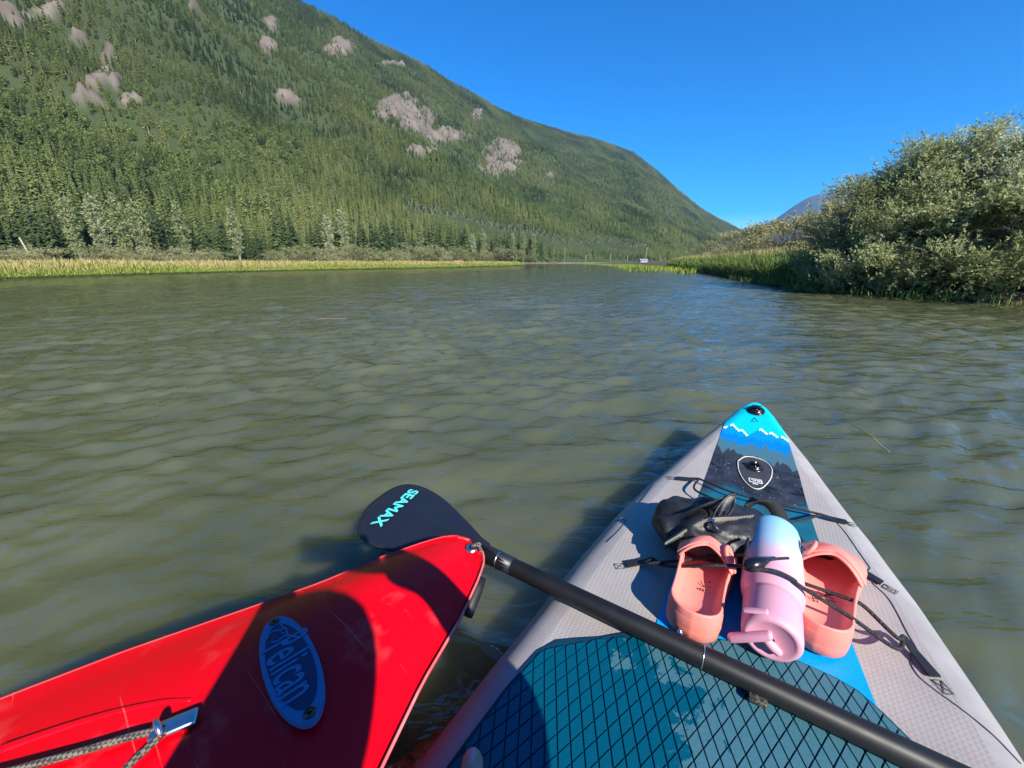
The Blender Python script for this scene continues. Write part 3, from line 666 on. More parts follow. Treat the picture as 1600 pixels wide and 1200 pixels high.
def house():
    d = 222.; x = (1005 - 800) / FPX * d * cp; e = empty("white_house", (x, d, .5)); W_, D_, Hh = 2.6, 2.0, 1.5
    V, F = box((0, 0, Hh / 2), (W_, D_, Hh / 2)); mesh("wall", V, F, white_paint, e, False)
    rf = mesh("roof", [(-W_ - .3, -D_ - .3, Hh), (W_ + .3, -D_ - .3, Hh), (W_ + .3, D_ + .3, Hh), (-W_ - .3, D_ + .3, Hh), (-W_ - .3, 0, Hh + 1.1), (W_ + .3, 0, Hh + 1.1)], [(0, 1, 5, 4), (2, 3, 4, 5), (1, 2, 5), (3, 0, 4), (3, 2, 1, 0)], roof_m, e, False)
    for wx in (-1.9, .2): V, F = box((wx, -D_ - .01, 1.1), (.45, .03, .4)); mesh("window", V, F, glass_m, e, False)
    V, F = box((2.1, -D_ - .01, .8), (.4, .03, .8)); mesh("door", V, F, roof_m, e, False)
    e.scale = (.75, .75, .7); tag(e, "small white house with grey roof on the far shore", "house")
house()
def far_boat():
    p = at(729, 413.4); e = empty("beached_boat", (p[0] - 3, p[1] + 6, .4), .5)
    n = 9; V = []; F = []
    for i in range(n):
        t = i / (n - 1); wv = .85 * math.sin(math.pi * min(1, .12 + t * .88)) ** .6; x = -2.2 + 4.4 * t; s = .5 + .25 * abs(2 * t - 1) ** 2
        V += [(x, -wv, s + .35), (x, -wv * .75, .1), (x, wv * .75, .1), (x, wv, s + .35)]
    for i in range(n - 1):
        for k in range(3): F.append((i * 4 + k, i * 4 + k + 1, i * 4 + 4 + k + 1, i * 4 + 4 + k))
    o = mesh("hull", V, F, white_paint, e); solid(o, .05)
    V, F = box((.2, 0, .95), (1.1, .7, .35)); bev(mesh("cover", V, F, red_paint, e), .15, 3)
    e.scale = (.6, .6, .6); tag(e, "tiny red and white boat pulled up on the left bank's far end", "boat")
far_boat()

# ---- bits drifting on the water
stem_m = pmat("drifting_straw", (.42, .40, .14), .6, .3, col2=(.30, .30, .10), scale=20)
V, F = tube(spline([(1.403, 1.455, .012), (1.385, 1.36, .014), (1.35, 1.27, .010), (1.326, 1.213, .014)], 5), .0022, 5)
o = mesh("drifting_straw", V, F, stem_m); tag(o, "thin yellow straw drifting on the water right of the board's nose", "straw")
V, F = tube(spline([(-2.30, 4.52, .008), (-2.22, 4.55, .014), (-2.10, 4.58, .008), (-1.98, 4.60, .004)], 5), [.010] * 5 + [.006] * 11, 6)
o = mesh("drifting_twig", V, F, bark); tag(o, "small dark twig drifting on open water left of the picture's middle", "twig")

# ================================================================== THE PADDLE BOARD
BX, BY, BA = .28, .31, R(31)
bax = np.array([math.sin(BA), math.cos(BA)]); bpp = np.array([math.cos(BA), -math.sin(BA)])
def deckz(s): q = max(0., (s - .45) / .6); return .10 + .10 * q * q
def D(px, py, h=0.0):
    """board-frame point (right, forward, up) that the photo shows at px,py, h above the deck"""
    z = .1 + h
    for i in range(60):
        p = at(px, py, z); d = p[:2] - np.array([BX, BY]); S = d @ bax; V = d @ bpp; z = .5 * z + .5 * (deckz(S) + h)
    return np.array([V, S, z])
def board_root(name, v, s, z, extra=0.0):
    p = np.array([BX, BY]) + bax * s + bpp * v
    return empty(name, (p[0], p[1], z), -BA + extra)
board = board_root("paddle_board", 0, 0, 0)
tag(board, "grey inflatable paddle board with mountain print nose and blue grooved deck pad", "paddle board")
HW = [(-1.95, .16), (-1.9, .24), (-1.7, .33), (-1.3, .375), (-.8, .38), (-.4, .36), (-.21, .345), (-.07, .332), (.05, .318), (.2, .303), (.4, .275), (.555, .243), (.695, .200), (.83, .155), (.91, .120), (.97, .092), (1.01, .068), (1.035, .046), (1.05, .018)]
def hw(s): return float(np.interp(s, [a for a, _ in HW], [b for _, b in HW]))
TH = .13
def deck_cloth(name, c1, c2, weave=.25):
    m, t, b = new_mat(name); b.inputs["Roughness"].default_value = .62; b.inputs["Specular IOR Level"].default_value = .35
    tc = nd(t, "ShaderNodeTexCoord")
    n = nd(t, "ShaderNodeTexNoise", Scale=7.0, Detail=8.0, Roughness=.62); t.links.new(tc.outputs["Object"], n.inputs["Vector"])
    r = nd(t, "ShaderNodeValToRGB"); r.color_ramp.elements[0].position = .3; r.color_ramp.elements[1].position = .72
    r.color_ramp.elements[0].color = rgba(c1); r.color_ramp.elements[1].color = rgba(c2); t.links.new(n.outputs["Fac"], r.inputs["Fac"]); t.links.new(r.outputs[0], b.inputs["Base Color"])
    hgt = None
    for ax_ in ('X', 'Y'):
        wv = nd(t, "ShaderNodeTexWave", Scale=48.0, Distortion=.4, wave_type='BANDS', bands_direction=ax_); t.links.new(tc.outputs["Object"], wv.inputs["Vector"])
        if hgt is None: hgt = wv
        else:
            ad = nd(t, "ShaderNodeMath", operation='MULTIPLY'); t.links.new(hgt.outputs["Fac"], ad.inputs[0]); t.links.new(wv.outputs["Fac"], ad.inputs[1])
            bp = nd(t, "ShaderNodeBump", Strength=weave, Distance=.002); t.links.new(ad.outputs[0], bp.inputs["Height"]); t.links.new(bp.outputs[0], b.inputs["Normal"])
    return m
deck_m = deck_cloth("board_deck_cloth", (.285, .260, .246), (.385, .355, .335), .16)
rail_m = deck_cloth("board_rail_cloth", (.26, .245, .240), (.40, .378, .365), .05)
teal_m = pmat("board_underside", (.0, .16, .23), .4, .5, col2=(.0, .20, .28), scale=4)
def loft_board():
    SS = np.concatenate([np.linspace(-1.95, -.4, 20), np.linspace(-.36, .88, 56), np.linspace(.9, 1.05, 20)])
    def ring(s):
        w_ = hw(s); rx = min(.062, w_ * .7); zt = deckz(s); th = TH * (1 if s < .98 else max(.55, 1 - (s - .98) * 5)); P = []
        flat = w_ - rx
        def deckp(x): return (x, s, zt)
        top = [deckp(flat * k / 10) for k in range(-10, 11)]
        rgt = [(flat + rx * math.sin(a), s, zt - th / 2 + th / 2 * math.cos(a)) for a in np.linspace(0, math.pi, 13)[1:]]
        bot = [(flat * k / 4, s, zt - th) for k in range(3, -4, -1)]
        lft = [(-flat - rx * math.sin(a), s, zt - th / 2 + th / 2 * math.cos(a)) for a in np.linspace(math.pi, 0, 13)[:-1]]
        return top, rgt, bot, lft
    rings = [ring(s) for s in SS]
    def strip(fn, name, mat):
        rows = [fn(r) for r in rings]; n = len(rows[0]); V = [p for row in rows for p in row]
        F = [(i * n + k, i * n + k + 1, (i + 1) * n + k + 1, (i + 1) * n + k) for i in range(len(rows) - 1) for k in range(n - 1)]
        return mesh(name, V, F, mat, board)
    strip(lambda r: r[0], "deck", deck_m)
    # rails run from the deck edge to a bit below mid height, the underside closes the rest
    strip(lambda r: [r[0][-1]] + r[1][:8], "rail", rail_m)
    strip(lambda r: r[3][4:] + [r[0][0]], "rail", rail_m)
    strip(lambda r: r[1][7:] + r[2] + r[3][:5], "underside", teal_m)
    # blunt tip and tail caps
    for i in (0, -1):
        ring_ = [p for part in rings[i] for p in part]; c = np.mean(np.array(ring_), 0); V = ring_ + [tuple(c + np.array([0, .006 if i == -1 else -.02, 0]))]
        n = len(ring_); F = [(k, (k + 1) % n, n) if i == 0 else ((k + 1) % n, k, n) for k in range(n)]
        mesh("nose_cap" if i == -1 else "tail_cap", V, F, pmat("nose_blue", (.0, .42, .58), .45) if i == -1 else rail_m, board)
loft_board()

# printed picture on the deck: turquoise sky, snowy range, tree lines, dark foreground
BL = [(-.3, -.13), (.114, -.124), (.266, -.117), (.543, -.106), (.738, -.094), (.886, -.083), (.959, -.077), (1.0, -.077)]
BR = [(-.3, .16), (.125, .146), (.289, .130), (.482, .124), (.723, .107), (.877, .088), (.961, .074), (1.0, .072)]
def deck_print():
    ns, nv = 560, 170
    S = np.concatenate([np.linspace(.06, .6, 160, endpoint=False), np.linspace(.6, 1.046, ns - 160)]); U = np.linspace(0, 1, nv)
    l = np.interp(S, [a for a, _ in BL], [b for _, b in BL]); r_ = np.interp(S, [a for a, _ in BR], [b for _, b in BR]); lim = np.array([hw(s) for s in S])
    edge = np.where(S > .95, lim - .004 - .010 * np.clip((S - .95) / .1, 0, 1), 9)
    l = np.maximum(l, -edge); r_ = np.minimum(r_, edge)
    SS, UU = np.meshgrid(S, U, indexing='ij'); X = l[:, None] + (r_ - l)[:, None] * UU; Zd = np.array([deckz(s) for s in S])[:, None] + .0015 + 0 * X
    flat = (lim - np.minimum(.062, lim * .7))[:, None]; ov = np.clip((np.abs(X) - flat) / np.minimum(.062, lim * .7)[:, None], 0, .999); Zd = Zd - TH * np.where(SS < .98, 1, np.maximum(.55, 1 - (SS - .98) * 5)) / 2 * (1 - np.sqrt(1 - ov ** 2))
    V = np.stack([X, SS, Zd], -1).reshape(-1, 3); i, j = np.meshgrid(np.arange(len(S) - 1), np.arange(nv - 1), indexing='ij')
    F = np.stack([i * nv + j, i * nv + j + 1, (i + 1) * nv + j + 1, (i + 1) * nv + j], -1).reshape(-1, 4)
    x, s = X, SS; C = np.zeros(x.shape + (3,)); C[:] = (.0, .50, .64)
    C[s > .975] = (.0, .46, .58)
    def saw(x, per, ph, sharp=1.0): u = (x / per + ph) % 1; return (1 - np.abs(2 * u - 1)) ** sharp
    # range of peaks
    pk = [(-.075, .893), (-.058, .915), (-.040, .888), (-.030, .894), (-.015, .868), (.0, .888), (.018, .917), (.034, .897), (.045, .908), (.062, .890), (.073, .898), (.092, .880)]
    top = np.interp(x, [p[0] for p in pk], [p[1] for p in pk]); rng_ = s < top
    C[rng_] = (.0, .24, .66)
    def cap(cx, cz, wl, wr, dz):                     # snow lying on the right shoulder of a peak
        ridge_ = top; m = (x > cx - wl) & (x < cx + wr) & rng_ & (s > ridge_ - (.010 + .012 * np.clip((x - cx) / wr, 0, 1) * (.5 + .5 * np.sin(x * 900))) * (1 - np.clip((x - cx) / wr, 0, 1) * .5)); C[m] = (.86, .88, .9)
    for a in ((-.058, .915, .006, .022, 0), (-.030, .894, .005, .017, 0), (.018, .917, .004, .018, 0), (.045, .908, .005, .018, 0), (.073, .898, .004, .016, 0), (-.078, .893, .004, .008, 0)): cap(*a)
    def trees(x, base, per, amp, seed):
        y = np.zeros_like(x) - 9
        for k in range(3):
            pr2 = per * (1 + .37 * k); u = x / pr2 + .31 * k + seed; ii = np.floor(u); f = u - ii
            hgt = amp * (.45 + .9 * vnoise(ii * 7.3, ii * 0 + seed, seed + k)); tri = np.clip(1 - np.abs(2 * f - 1) * 1.25, 0, 1); step = np.floor(tri * 5) / 5 * .55 + tri * .45
            y = np.maximum(y, base + hgt * step)
        return y
    slope = -.10 * (x + .02)
    C[s < trees(x, .845 + .15 * slope, .012, .022, 3)] = (.0, .18, .56)
    C[s < trees(x, .800 + .2 * slope + .006 * np.sin(x * 60), .020, .034, 7)] = (.055, .14, .18)
    C[s < trees(x, .745 - .12 * x, .024, .030, 12)] = (.030, .034, .042)
    dk = s < .735 - .12 * x; n = fbm(x * 40, s * 40, 3, 4)
    C[dk] = (np.array([.026, .028, .034])[None] * (1 + 1.6 * n[dk][:, None]))
    gl = fbm(x * 260, s * 260, 31, 2); C[dk & (gl > .265)] = (.22, .24, .26)            # dried spots and sand
    bl_ = fbm(x * 55, s * 75, 8, 2); C[dk & (bl_ < -.19)] = (.008, .009, .012)
    k = smooth01((.60 - s - .03 * np.sin(x * 40)) / .06)[..., None]; C = C * (1 - k) + np.array([.010, .115, .165]) * k * (1 + .5 * n[..., None]) 
    k = smooth01((.47 - s) / .10)[..., None]; C = C * (1 - k) + np.array([.0, .155, .28]) * k
    k = smooth01((.36 - s) / .12)[..., None]; C = C * (1 - k) + np.array([.0, .31, .68]) * k
    o = fast_mesh("deck_print", V, F, attr_mat("deck_print_ink", .38, .12, 220), board); set_col(o, np.clip(C, 0, 1).reshape(-1, 3))
deck_print()

# grooved deck pad, each diamond its own raised piece
PAD = [(-.292, -.30), (-.290, -.203), (-.286, -.165), (-.278, -.098), (-.264, -.03), (-.247, .0), (-.223, .018), (-.191, .040), (-.155, .072), (-.105, .102), (-.056, .122), (.0, .142), (.066, .150), (.105, .148), (.128, .142), (.150, .124), (.176, .096), (.200, .070), (.235, .03), (.262, -.03), (.278, -.098), (.288, -.18), (.292, -.30)]
pad_full = [(-.30, -.9), (-.298, -.6)] + PAD + [(.298, -.6), (.30, -.9)]
def pad_mat():
    m, t, b = new_mat("pad_foam"); b.inputs["Roughness"].default_value = .55; b.inputs["Specular IOR Level"].default_value = .4
    ge = nd(t, "ShaderNodeNewGeometry")
    # wet foam is deep teal, dry foam paler; the wet margin is ragged
    n = nd(t, "ShaderNodeTexNoise", Scale=15.0, Detail=8.0, Roughness=.66, Distortion=.4); t.links.new(ge.outputs["Position"], n.inputs["Vector"])
    sx = nd(t, "ShaderNodeSeparateXYZ"); t.links.new(ge.outputs["Position"], sx.inputs[0])
    # dryness grows to the right (world +x) of the pad
    mr = nd(t, "ShaderNodeMapRange"); mr.inputs["From Min"].default_value = .06; mr.inputs["From Max"].default_value = .34; mr.inputs["To Min"].default_value = -.26; mr.inputs["To Max"].default_value = .20
    t.links.new(sx.outputs["X"], mr.inputs["Value"]); ad = nd(t, "ShaderNodeMath", operation='ADD'); t.links.new(n.outputs["Fac"], ad.inputs[0]); t.links.new(mr.outputs[0], ad.inputs[1])
    r = nd(t, "ShaderNodeValToRGB"); e = r.color_ramp.elements; e[0].position = .485; e[0].color = (.0, .072, .122, 1); e[1].position = .50; e[1].color = (.042, .138, .178, 1)
    t.links.new(ad.outputs[0], r.inputs["Fac"]); t.links.new(r.outputs[0], b.inputs["Base Color"])
    rr_ = nd(t, "ShaderNodeMapRange"); rr_.inputs["From Min"].default_value = .485; rr_.inputs["From Max"].default_value = .51; rr_.inputs["To Min"].default_value = .32; rr_.inputs["To Max"].default_value = .6
    t.links.new(ad.outputs[0], rr_.inputs["Value"]); t.links.new(rr_.outputs[0], b.inputs["Roughness"])
    n2 = nd(t, "ShaderNodeTexNoise", Scale=160.0, Detail=3.0); t.links.new(ge.outputs["Position"], n2.inputs["Vector"])
    bp = nd(t, "ShaderNodeBump", Strength=.25, Distance=.002); t.links.new(n2.outputs["Fac"], bp.inputs["Height"]); t.links.new(bp.outputs[0], b.inputs["Normal"])
    return m
pad_m = pad_mat(); pad_dark = pmat("pad_groove", (.002, .034, .062), .6, .3)
V, F = prism(pad_full, .1005, .1040, .0); pad = mesh("deck_pad", V, F, pad_dark, board, False)
def clip_poly(sub, clip):
    out = sub
    for i in range(len(clip)):
        a, b = np.array(clip[i]), np.array(clip[(i + 1) % len(clip)]); e = b - a; inp = out; out = []
        if not inp: return []
        for j in range(len(inp)):
            p, q_ = np.array(inp[j]), np.array(inp[(j + 1) % len(inp)]); cpn = e[0] * (p[1] - a[1]) - e[1] * (p[0] - a[0]); cq = e[0] * (q_[1] - a[1]) - e[1] * (q_[0] - a[0])
            if cpn <= 0: out.append(tuple(p))
            if (cpn < 0 < cq) or (cq < 0 < cpn): t = cpn / (cpn - cq); out.append(tuple(p + (q_ - p) * t))
    return out
def diamonds():
    hx, hy, g = .0086, .0180, .00052; th = R(1)     # half diagonals; the lattice is turned a little on the board
    c_, s_ = math.cos(th), math.sin(th); fx = 1 - g / hx * 1.3; base = [(0, -hy), (hx, 0), (0, hy), (-hx, 0)]
    def rotp(p): return (p[0] * c_ - p[1] * s_, p[0] * s_ + p[1] * c_)
    shape = [rotp((x * fx, y * fx)) for x, y in base]; shared = None; n = 0
    inner = PAD
    cl = [(x * .985, y - .003) for x, y in inner]
    rest = MB(); cells = [(i, j) for i in range(-80, 81) for j in range(-50, 51)]
    cells.sort(key=lambda t_: t_[1] * 2 * hy * math.cos(BA) - t_[0] * hx * math.sin(BA))      # nearest to the viewer first: they show largest
    for i, j in cells:
        if True:
            c = rotp((i * hx, j * 2 * hy + (i % 2) * hy)); P = [(c[0] + x, c[1] + y) for x, y in shape]
            if max(p[1] for p in P) < -.262: continue
            wxy = np.array([BX, BY]) + bax * c[1] + bpp * c[0]; dz_ = .105 - CAMH; dep = wxy[1] * cp - dz_ * sp
            if dep < .1: continue
            u = 800 + FPX * wxy[0] / dep; v_ = 600 - FPX * (wxy[1] * sp + dz_ * cp) / dep
            if u < 560 or u > 1640 or v_ > 1245: continue
            Q = clip_poly(P, cl)
            if len(Q) < 3: continue
            if n >= 300: rest.add(prism(Q, .1032, .1062, .0005)); continue
            Q = np.array(Q); ar = .5 * abs(np.dot(Q[:, 0], np.roll(Q[:, 1], 1)) - np.dot(Q[:, 1], np.roll(Q[:, 0], 1)))
            if ar < 3e-5: continue
            if ar > .98 * 2 * hx * hy * fx * fx:
                if shared is None: V, F = prism(shape, .1032, .1062, .0005); o = mesh("pad_diamond", V, F, pad_m, pad, False); shared = o.data
                else: o = bpy.data.objects.new("pad_diamond", shared); COL.objects.link(o); o.parent = pad
                o.location = (c[0], c[1], 0)
            else: V, F = prism([tuple(p - np.array(c)) for p in Q], .1032, .1062, .0005); o = mesh("pad_diamond", V, F, pad_m, pad, False); o.location = (c[0], c[1], 0)
            n += 1
    if rest.V: tag(rest.build("far_diamonds", pad_m, pad, False), kind="stuff")
    print("diamonds", n)
diamonds()

black_rub = pmat("black_rubber", (.012, .012, .014), .45, .5, col2=(.02, .02, .022), scale=30)
black_pl = pmat("black_plastic", (.008, .008, .01), .25, .6)
cream = pmat("cream_line", (.62, .60, .52), .5)
cord_m = pmat("black_cord", (.010, .010, .012), .55, .5, bump=.5, bscale=400)
def valve(parent, v, s, r, lab=None):
    z = deckz(s); tilt = math.atan(.2 * max(0, s - .45) / .36)
    e = mesh("air_valve", *lathe([(0, r * 1.15), (.004, r * 1.15), (.006, r * 1.02), (.006, r * .8), (.012, r * .78), (.014, r * .6), (.010, r * .5)], 28, 'z'), black_pl, parent)
    e.location = (v, s, z + .001); e.rotation_euler = (tilt, 0, 0)
    V, F = box((0, 0, .016), (r * .62, r * .22, .004)); k = mesh("cap_grip", V, F, black_pl, e); bev(k, .002)
    return e
valve(board, .0, 1.003, .022)
# plate with the second valve, rimmed in cream, and its small white emblem
def plate():
    o = [D(*p)[:2] for p in [(1152, 722), (1153, 735), (1160, 750), (1170, 761), (1180, 766), (1190, 765), (1199, 757), (1205, 747), (1206, 735), (1200, 726), (1190, 720), (1175, 715.5), (1162, 715.5)]]
    c = np.mean(o, 0); P = spline([tuple(p) for p in o] + [tuple(o[0])], 4)[:-1]
    zz = lambda p: deckz(p[1]) + .003
    n = len(P); V = [(p[0], p[1], zz(p)) for p in P] + [(p[0], p[1], zz(p) - .003) for p in P]
    pl = mesh("valve_plate", V, [tuple(range(n))[::-1]] + [(i, (i + 1) % n, n + (i + 1) % n, n + i) for i in range(n)], pmat("plate_rubber", (.035, .037, .04), .5, .4, col2=(.05, .052, .055), scale=60), board, False)
    mesh("plate_rim", *tube([(p[0] * .985 + c[0] * .015, p[1] * .985 + c[1] * .015, zz(p) + .0005) for p in P] + [(P[0][0] * .985 + c[0] * .015, P[0][1] * .985 + c[1] * .015, zz(P[0]) + .0005)], .0014, 6), cream, pl)
    v = valve(board, *D(1178, 732)[:2], .019); d = D(1181, 731)
    V, F = lathe([(0, .003), (.003, .003), (.004, .0015)], 10, 'z'); k = mesh("valve_pin", V, F, pmat("brass", (.6, .5, .28), .3, .5, 1), v); k.location = (0, 0, .020)
    e = D(1180, 753.5); ang = math.atan2(*(D(1190, 755)[:2] - D(1170, 752)[:2])[::-1])
    wp = pmat("white_print", (.75, .75, .74), .5)
    def t2(name, body, size, loc, mat, bold=.0, rot=ang, sx=1.0, parent=pl, tilt=0):
        cu = bpy.data.curves.new(name, 'FONT'); cu.body = body; cu.size = size; cu.align_x = 'CENTER'; cu.align_y = 'CENTER'; cu.offset = bold; cu.extrude = .0002
        ob = bpy.data.objects.new(name, cu); COL.objects.link(ob); dg = bpy.context.evaluated_depsgraph_get(); me = bpy.data.meshes.new_from_object(ob.evaluated_get(dg)); bpy.data.objects.remove(ob)
        me.materials.clear(); o = link(name, me, mat, parent, False, loc); o.rotation_euler = (tilt, 0, rot); o.scale = (sx, 1, 1); return o
    # rounded white badge outline with two squarish letters in it and a short bar below
    def rr_poly(hx, hy, r, n=5): return [(sx * (hx - r) + r * math.cos(a), sy * (hy - r) + r * math.sin(a)) for sx, sy, a0 in ((1, 1, 0), (-1, 1, 90), (-1, -1, 180), (1, -1, 270)) for a in np.radians(np.linspace(a0, a0 + 90, n))]
    for nm, hx_, hy_, zo, mt in (("emblem_back", .0150, .0088, .0042, wp), ("emblem_field", .0126, .0064, .0046, pmat("emblem_black", (.02, .02, .022), .5))):
        V, F = prism(rr_poly(hx_, hy_, .003), 0, .0003); ob = mesh(nm, V, F, mt, pl, False); ob.location = (e[0], e[1], deckz(e[1]) + zo - .003 + .003); ob.rotation_euler = (math.atan(.556 * (e[1] - .45)), 0, ang)
    t2("emblem_text", "ero", .0150, (e[0], e[1], deckz(e[1]) + .0056), wp, .0004, ang, 1.0, pl, math.atan(.556 * (e[1] - .45)))
    V, F = box((0, 0, 0), (.006, .0016, .0003)); ob = mesh("emblem_bar", V, F, wp, pl, False); q_ = D(1179.5, 758.5); ob.location = (q_[0], q_[1], deckz(q_[1]) + .0045); ob.rotation_euler = (0, 0, ang)
    return t2
text_mesh = plate()
# small triangle mark printed below the nose valve
tri = [D(1179, 654), D(1174, 660), D(1184, 660.5)]; V, F = tube([tuple(p + np.array([0, 0, .003])) for p in tri + [tri[0]]], .0007, 5); mesh("nose_mark", V, F, black_pl, board)
# seams of the reinforcing tapes along the rails
seam_m = pmat("seam", (.06, .06, .065), .6)
def seam(pts):
    P = []
    for p in pts: d = D(*p); P.append((d[0], d[1], deckz(d[1]) + .0008 - max(0, abs(d[0]) - (hw(d[1]) - .062)) ** 2 * 9))
    mesh("seam", *tube(spline(P, 6), .0007, 5), seam_m, board)
for s_ in ([(1308, 818), (1322, 834), (1340, 860), (1354, 880), (1359, 888), (1355, 893)], [(1362, 911), (1385, 932), (1400, 955), (1418, 990), (1432, 1014), (1431, 1020), (1421, 1024)], [(1422, 1026), (1424, 1040), (1436, 1058), (1460, 1078), (1500, 1107), (1550, 1145), (1600, 1186)],
           [(1020, 752), (1019, 757), (1005, 777), (1000, 783)], [(962, 805), (975, 810), (977, 815), (965, 830), (948, 846)]): seam(s_)
# webbing tabs with stitched crosses and the elastic cord
def tab(px, py, qx, qy):
    a, b = D(px, py, .004), D(qx, qy, .004); d = (b - a); d /= np.linalg.norm(d); sd = np.array([-d[1], d[0], 0]) * .0075
    V, F = ribbon([a, a + d * .030 + np.array([0, 0, .004]), a + d * .052 + np.array([0, 0, .010])], [sd, sd * .8, sd * .45], .003); t_ = mesh("cord_tab", V, F, black_rub, board, False)
    mb = MB(); c = a - d * .012; s2 = sd * .85; L = d * .009
    cs = [c - L - s2, c + L - s2, c + L + s2, c - L + s2]
    for p, q_ in ((0, 1), (1, 2), (2, 3), (3, 0), (0, 2), (1, 3)): mb.add(tube([(cs[p][0], cs[p][1], deckz(cs[p][1]) + .001), (cs[q_][0], cs[q_][1], deckz(cs[q_][1]) + .001)], .0006, 4))
    mb.build("stitching", seam_m, t_)
    return a + d * .052 + np.array([0, 0, .010])
t1l = tab(1057, 747, 1090, 753); t1r = tab(1324, 816, 1290, 811); t2l = tab(978, 882, 1010, 880); t2r = tab(1378, 911, 1345, 893); t3r = tab(1461, 1057, 1440, 1035)
def cord(pts, r=.0026): mesh("elastic_cord", *tube(spline([tuple(p) for p in pts], 8), r, 7), cord_m, board)
cord([t1l, D(1150, 771, .02), D(1230, 791, .02), t1r])
cord([t1l, D(1085, 764, .02), D(1118, 781, .03), D(1160, 800, .05), D(1185, 812, .05), D(1250, 814, .035), t1r])
cord([D(1183, 815, .05), D(1215, 832, .06), D(1262, 858, .045), D(1300, 874, .03), t2r], .003)
cord([D(1186, 818, .048), D(1230, 843, .05), D(1290, 872, .028), t2r], .003)
cord([t2l, D(1040, 884, .03), D(1100, 884, .075), D(1150, 884, .085), D(1175, 888, .098), D(1212, 893, .1005), D(1240, 906, .094), D(1252, 917, .086), D(1330, 965, .055), D(1400, 1013, .03), t3r], .0030)
cord([t2l, D(1010, 880, .02), D(1060, 876, .04), D(1100, 872, .05), D(1140, 868, .06), D(1164, 866, .085), D(1167, 850, .09), D(1169, 842, .088)], .0028)
cord([D(1258, 912, .055), D(1295, 925, .05), D(1332, 938, .05), D(1352, 949, .045), D(1400, 995, .03), t3r], .0030)
# cord lock that sits on the bottle, with its loose cord end
cl = spline([D(1161, 888, .097), D(1174, 883, .103), D(1190, 878, .106), D(1203, 874, .104)], 4)
lock = mesh("cord_lock", *tube(cl, [.002, .006, .0085, .0095, .0105, .0105, .010, .009, .0075, .0065, .005, .004, .003], 12), black_pl, board)
cord([D(1200, 875, .104), D(1215, 873, .106), D(1232, 872, .105)], .0022)

# ================================================================== THINGS ON THE BOARD
def BV(vf, o): return [np.array(v) - np.array(o) for v in vf[0]], vf[1]
# ---- bottle lying on its side, base away from the viewer
def bottle():
    base = np.array([.032, .385, .1075 + .0436]); end = np.array([.022, .115, .1075 + .0415]); dv = end - base; L = np.linalg.norm(dv)
    r = board_root("water_bottle", base[0], base[1], .1075)
    tag(r, "water bottle fading from sky blue to pink, lying between the coral clogs", "bottle")
    rot = Vector((0, 1, 0)).rotation_difference(Vector(dv / L)).to_matrix().to_4x4(); off = Matrix.Translation((0, 0, .0436))
    m, t, b = new_mat("bottle_coat"); b.inputs["Roughness"].default_value = .42; b.inputs["Specular IOR Level"].default_value = .5
    tc = nd(t, "ShaderNodeTexCoord"); sx = nd(t, "ShaderNodeSeparateXYZ"); t.links.new(tc.outputs["Object"], sx.inputs[0])
    mr = nd(t, "ShaderNodeMapRange"); mr.inputs["From Max"].default_value = .20; t.links.new(sx.outputs["Y"], mr.inputs["Value"])
    cr = nd(t, "ShaderNodeValToRGB"); e = cr.color_ramp.elements; e[0].position = .08; e[0].color = (.26, .55, .74, 1); e[1].position = .95; e[1].color = (.76, .36, .45, 1)
    k = e.new(.42); k.color = (.44, .64, .78, 1); k = e.new(.60); k.color = (.74, .50, .57, 1); t.links.new(mr.outputs[0], cr.inputs["Fac"]); t.links.new(cr.outputs[0], b.inputs["Base Color"])
    n = nd(t, "ShaderNodeTexNoise", Scale=700.0, Detail=2.0); t.links.new(tc.outputs["Object"], n.inputs["Vector"]); bp = nd(t, "ShaderNodeBump", Strength=.08, Distance=.001); t.links.new(n.outputs["Fac"], bp.inputs["Height"]); t.links.new(bp.outputs[0], b.inputs["Normal"])
    body = mesh("body", *lathe([(.0, .006), (0, .034), (.003, .0375), (.010, .0415), (.020, .0430), (.15, .0436), (.168, .0434), (.182, .0415), (.194, .0375), (.199, .0355)], 56), m, r)
    lid_m = pmat("bottle_lid", (.74, .35, .44), .45, .5)
    lid = mesh("lid", *lathe([(.197, .0355), (.200, .0372), (.203, .0378), (.255, .0372), (.262, .0365), (.266, .0335), (.2668, .029), (.2658, .0275), (.2658, .004)], 56), lid_m, r)
    for o in (body, lid): o.matrix_local = off @ rot
    # folding spout in its slot, the carry tab standing off to the left of the lid
    V, F = tube(spline([(.008, .2645, .004), (.004, .2668, -.004), (-.001, .2668, -.012), (-.004, .2650, -.019)], 4), [.0065] * 4 + [.0068] * 4 + [.006] * 5, 12); o = mesh("spout", V, F, lid_m, lid)
    V, F = box((.026, .268, .004), (.030, .006, .007)); o = bev(mesh("carry_tab", [(v[0], v[1], v[2] - (v[0] - .02) * .25) for v in map(tuple, V)], F, lid_m, lid), .0055, 4)
    V, F = box((.010, .258, .038), (.016, .005, .003)); bev(mesh("hinge", V, F, lid_m, lid), .003, 3)
    return r
bottle()

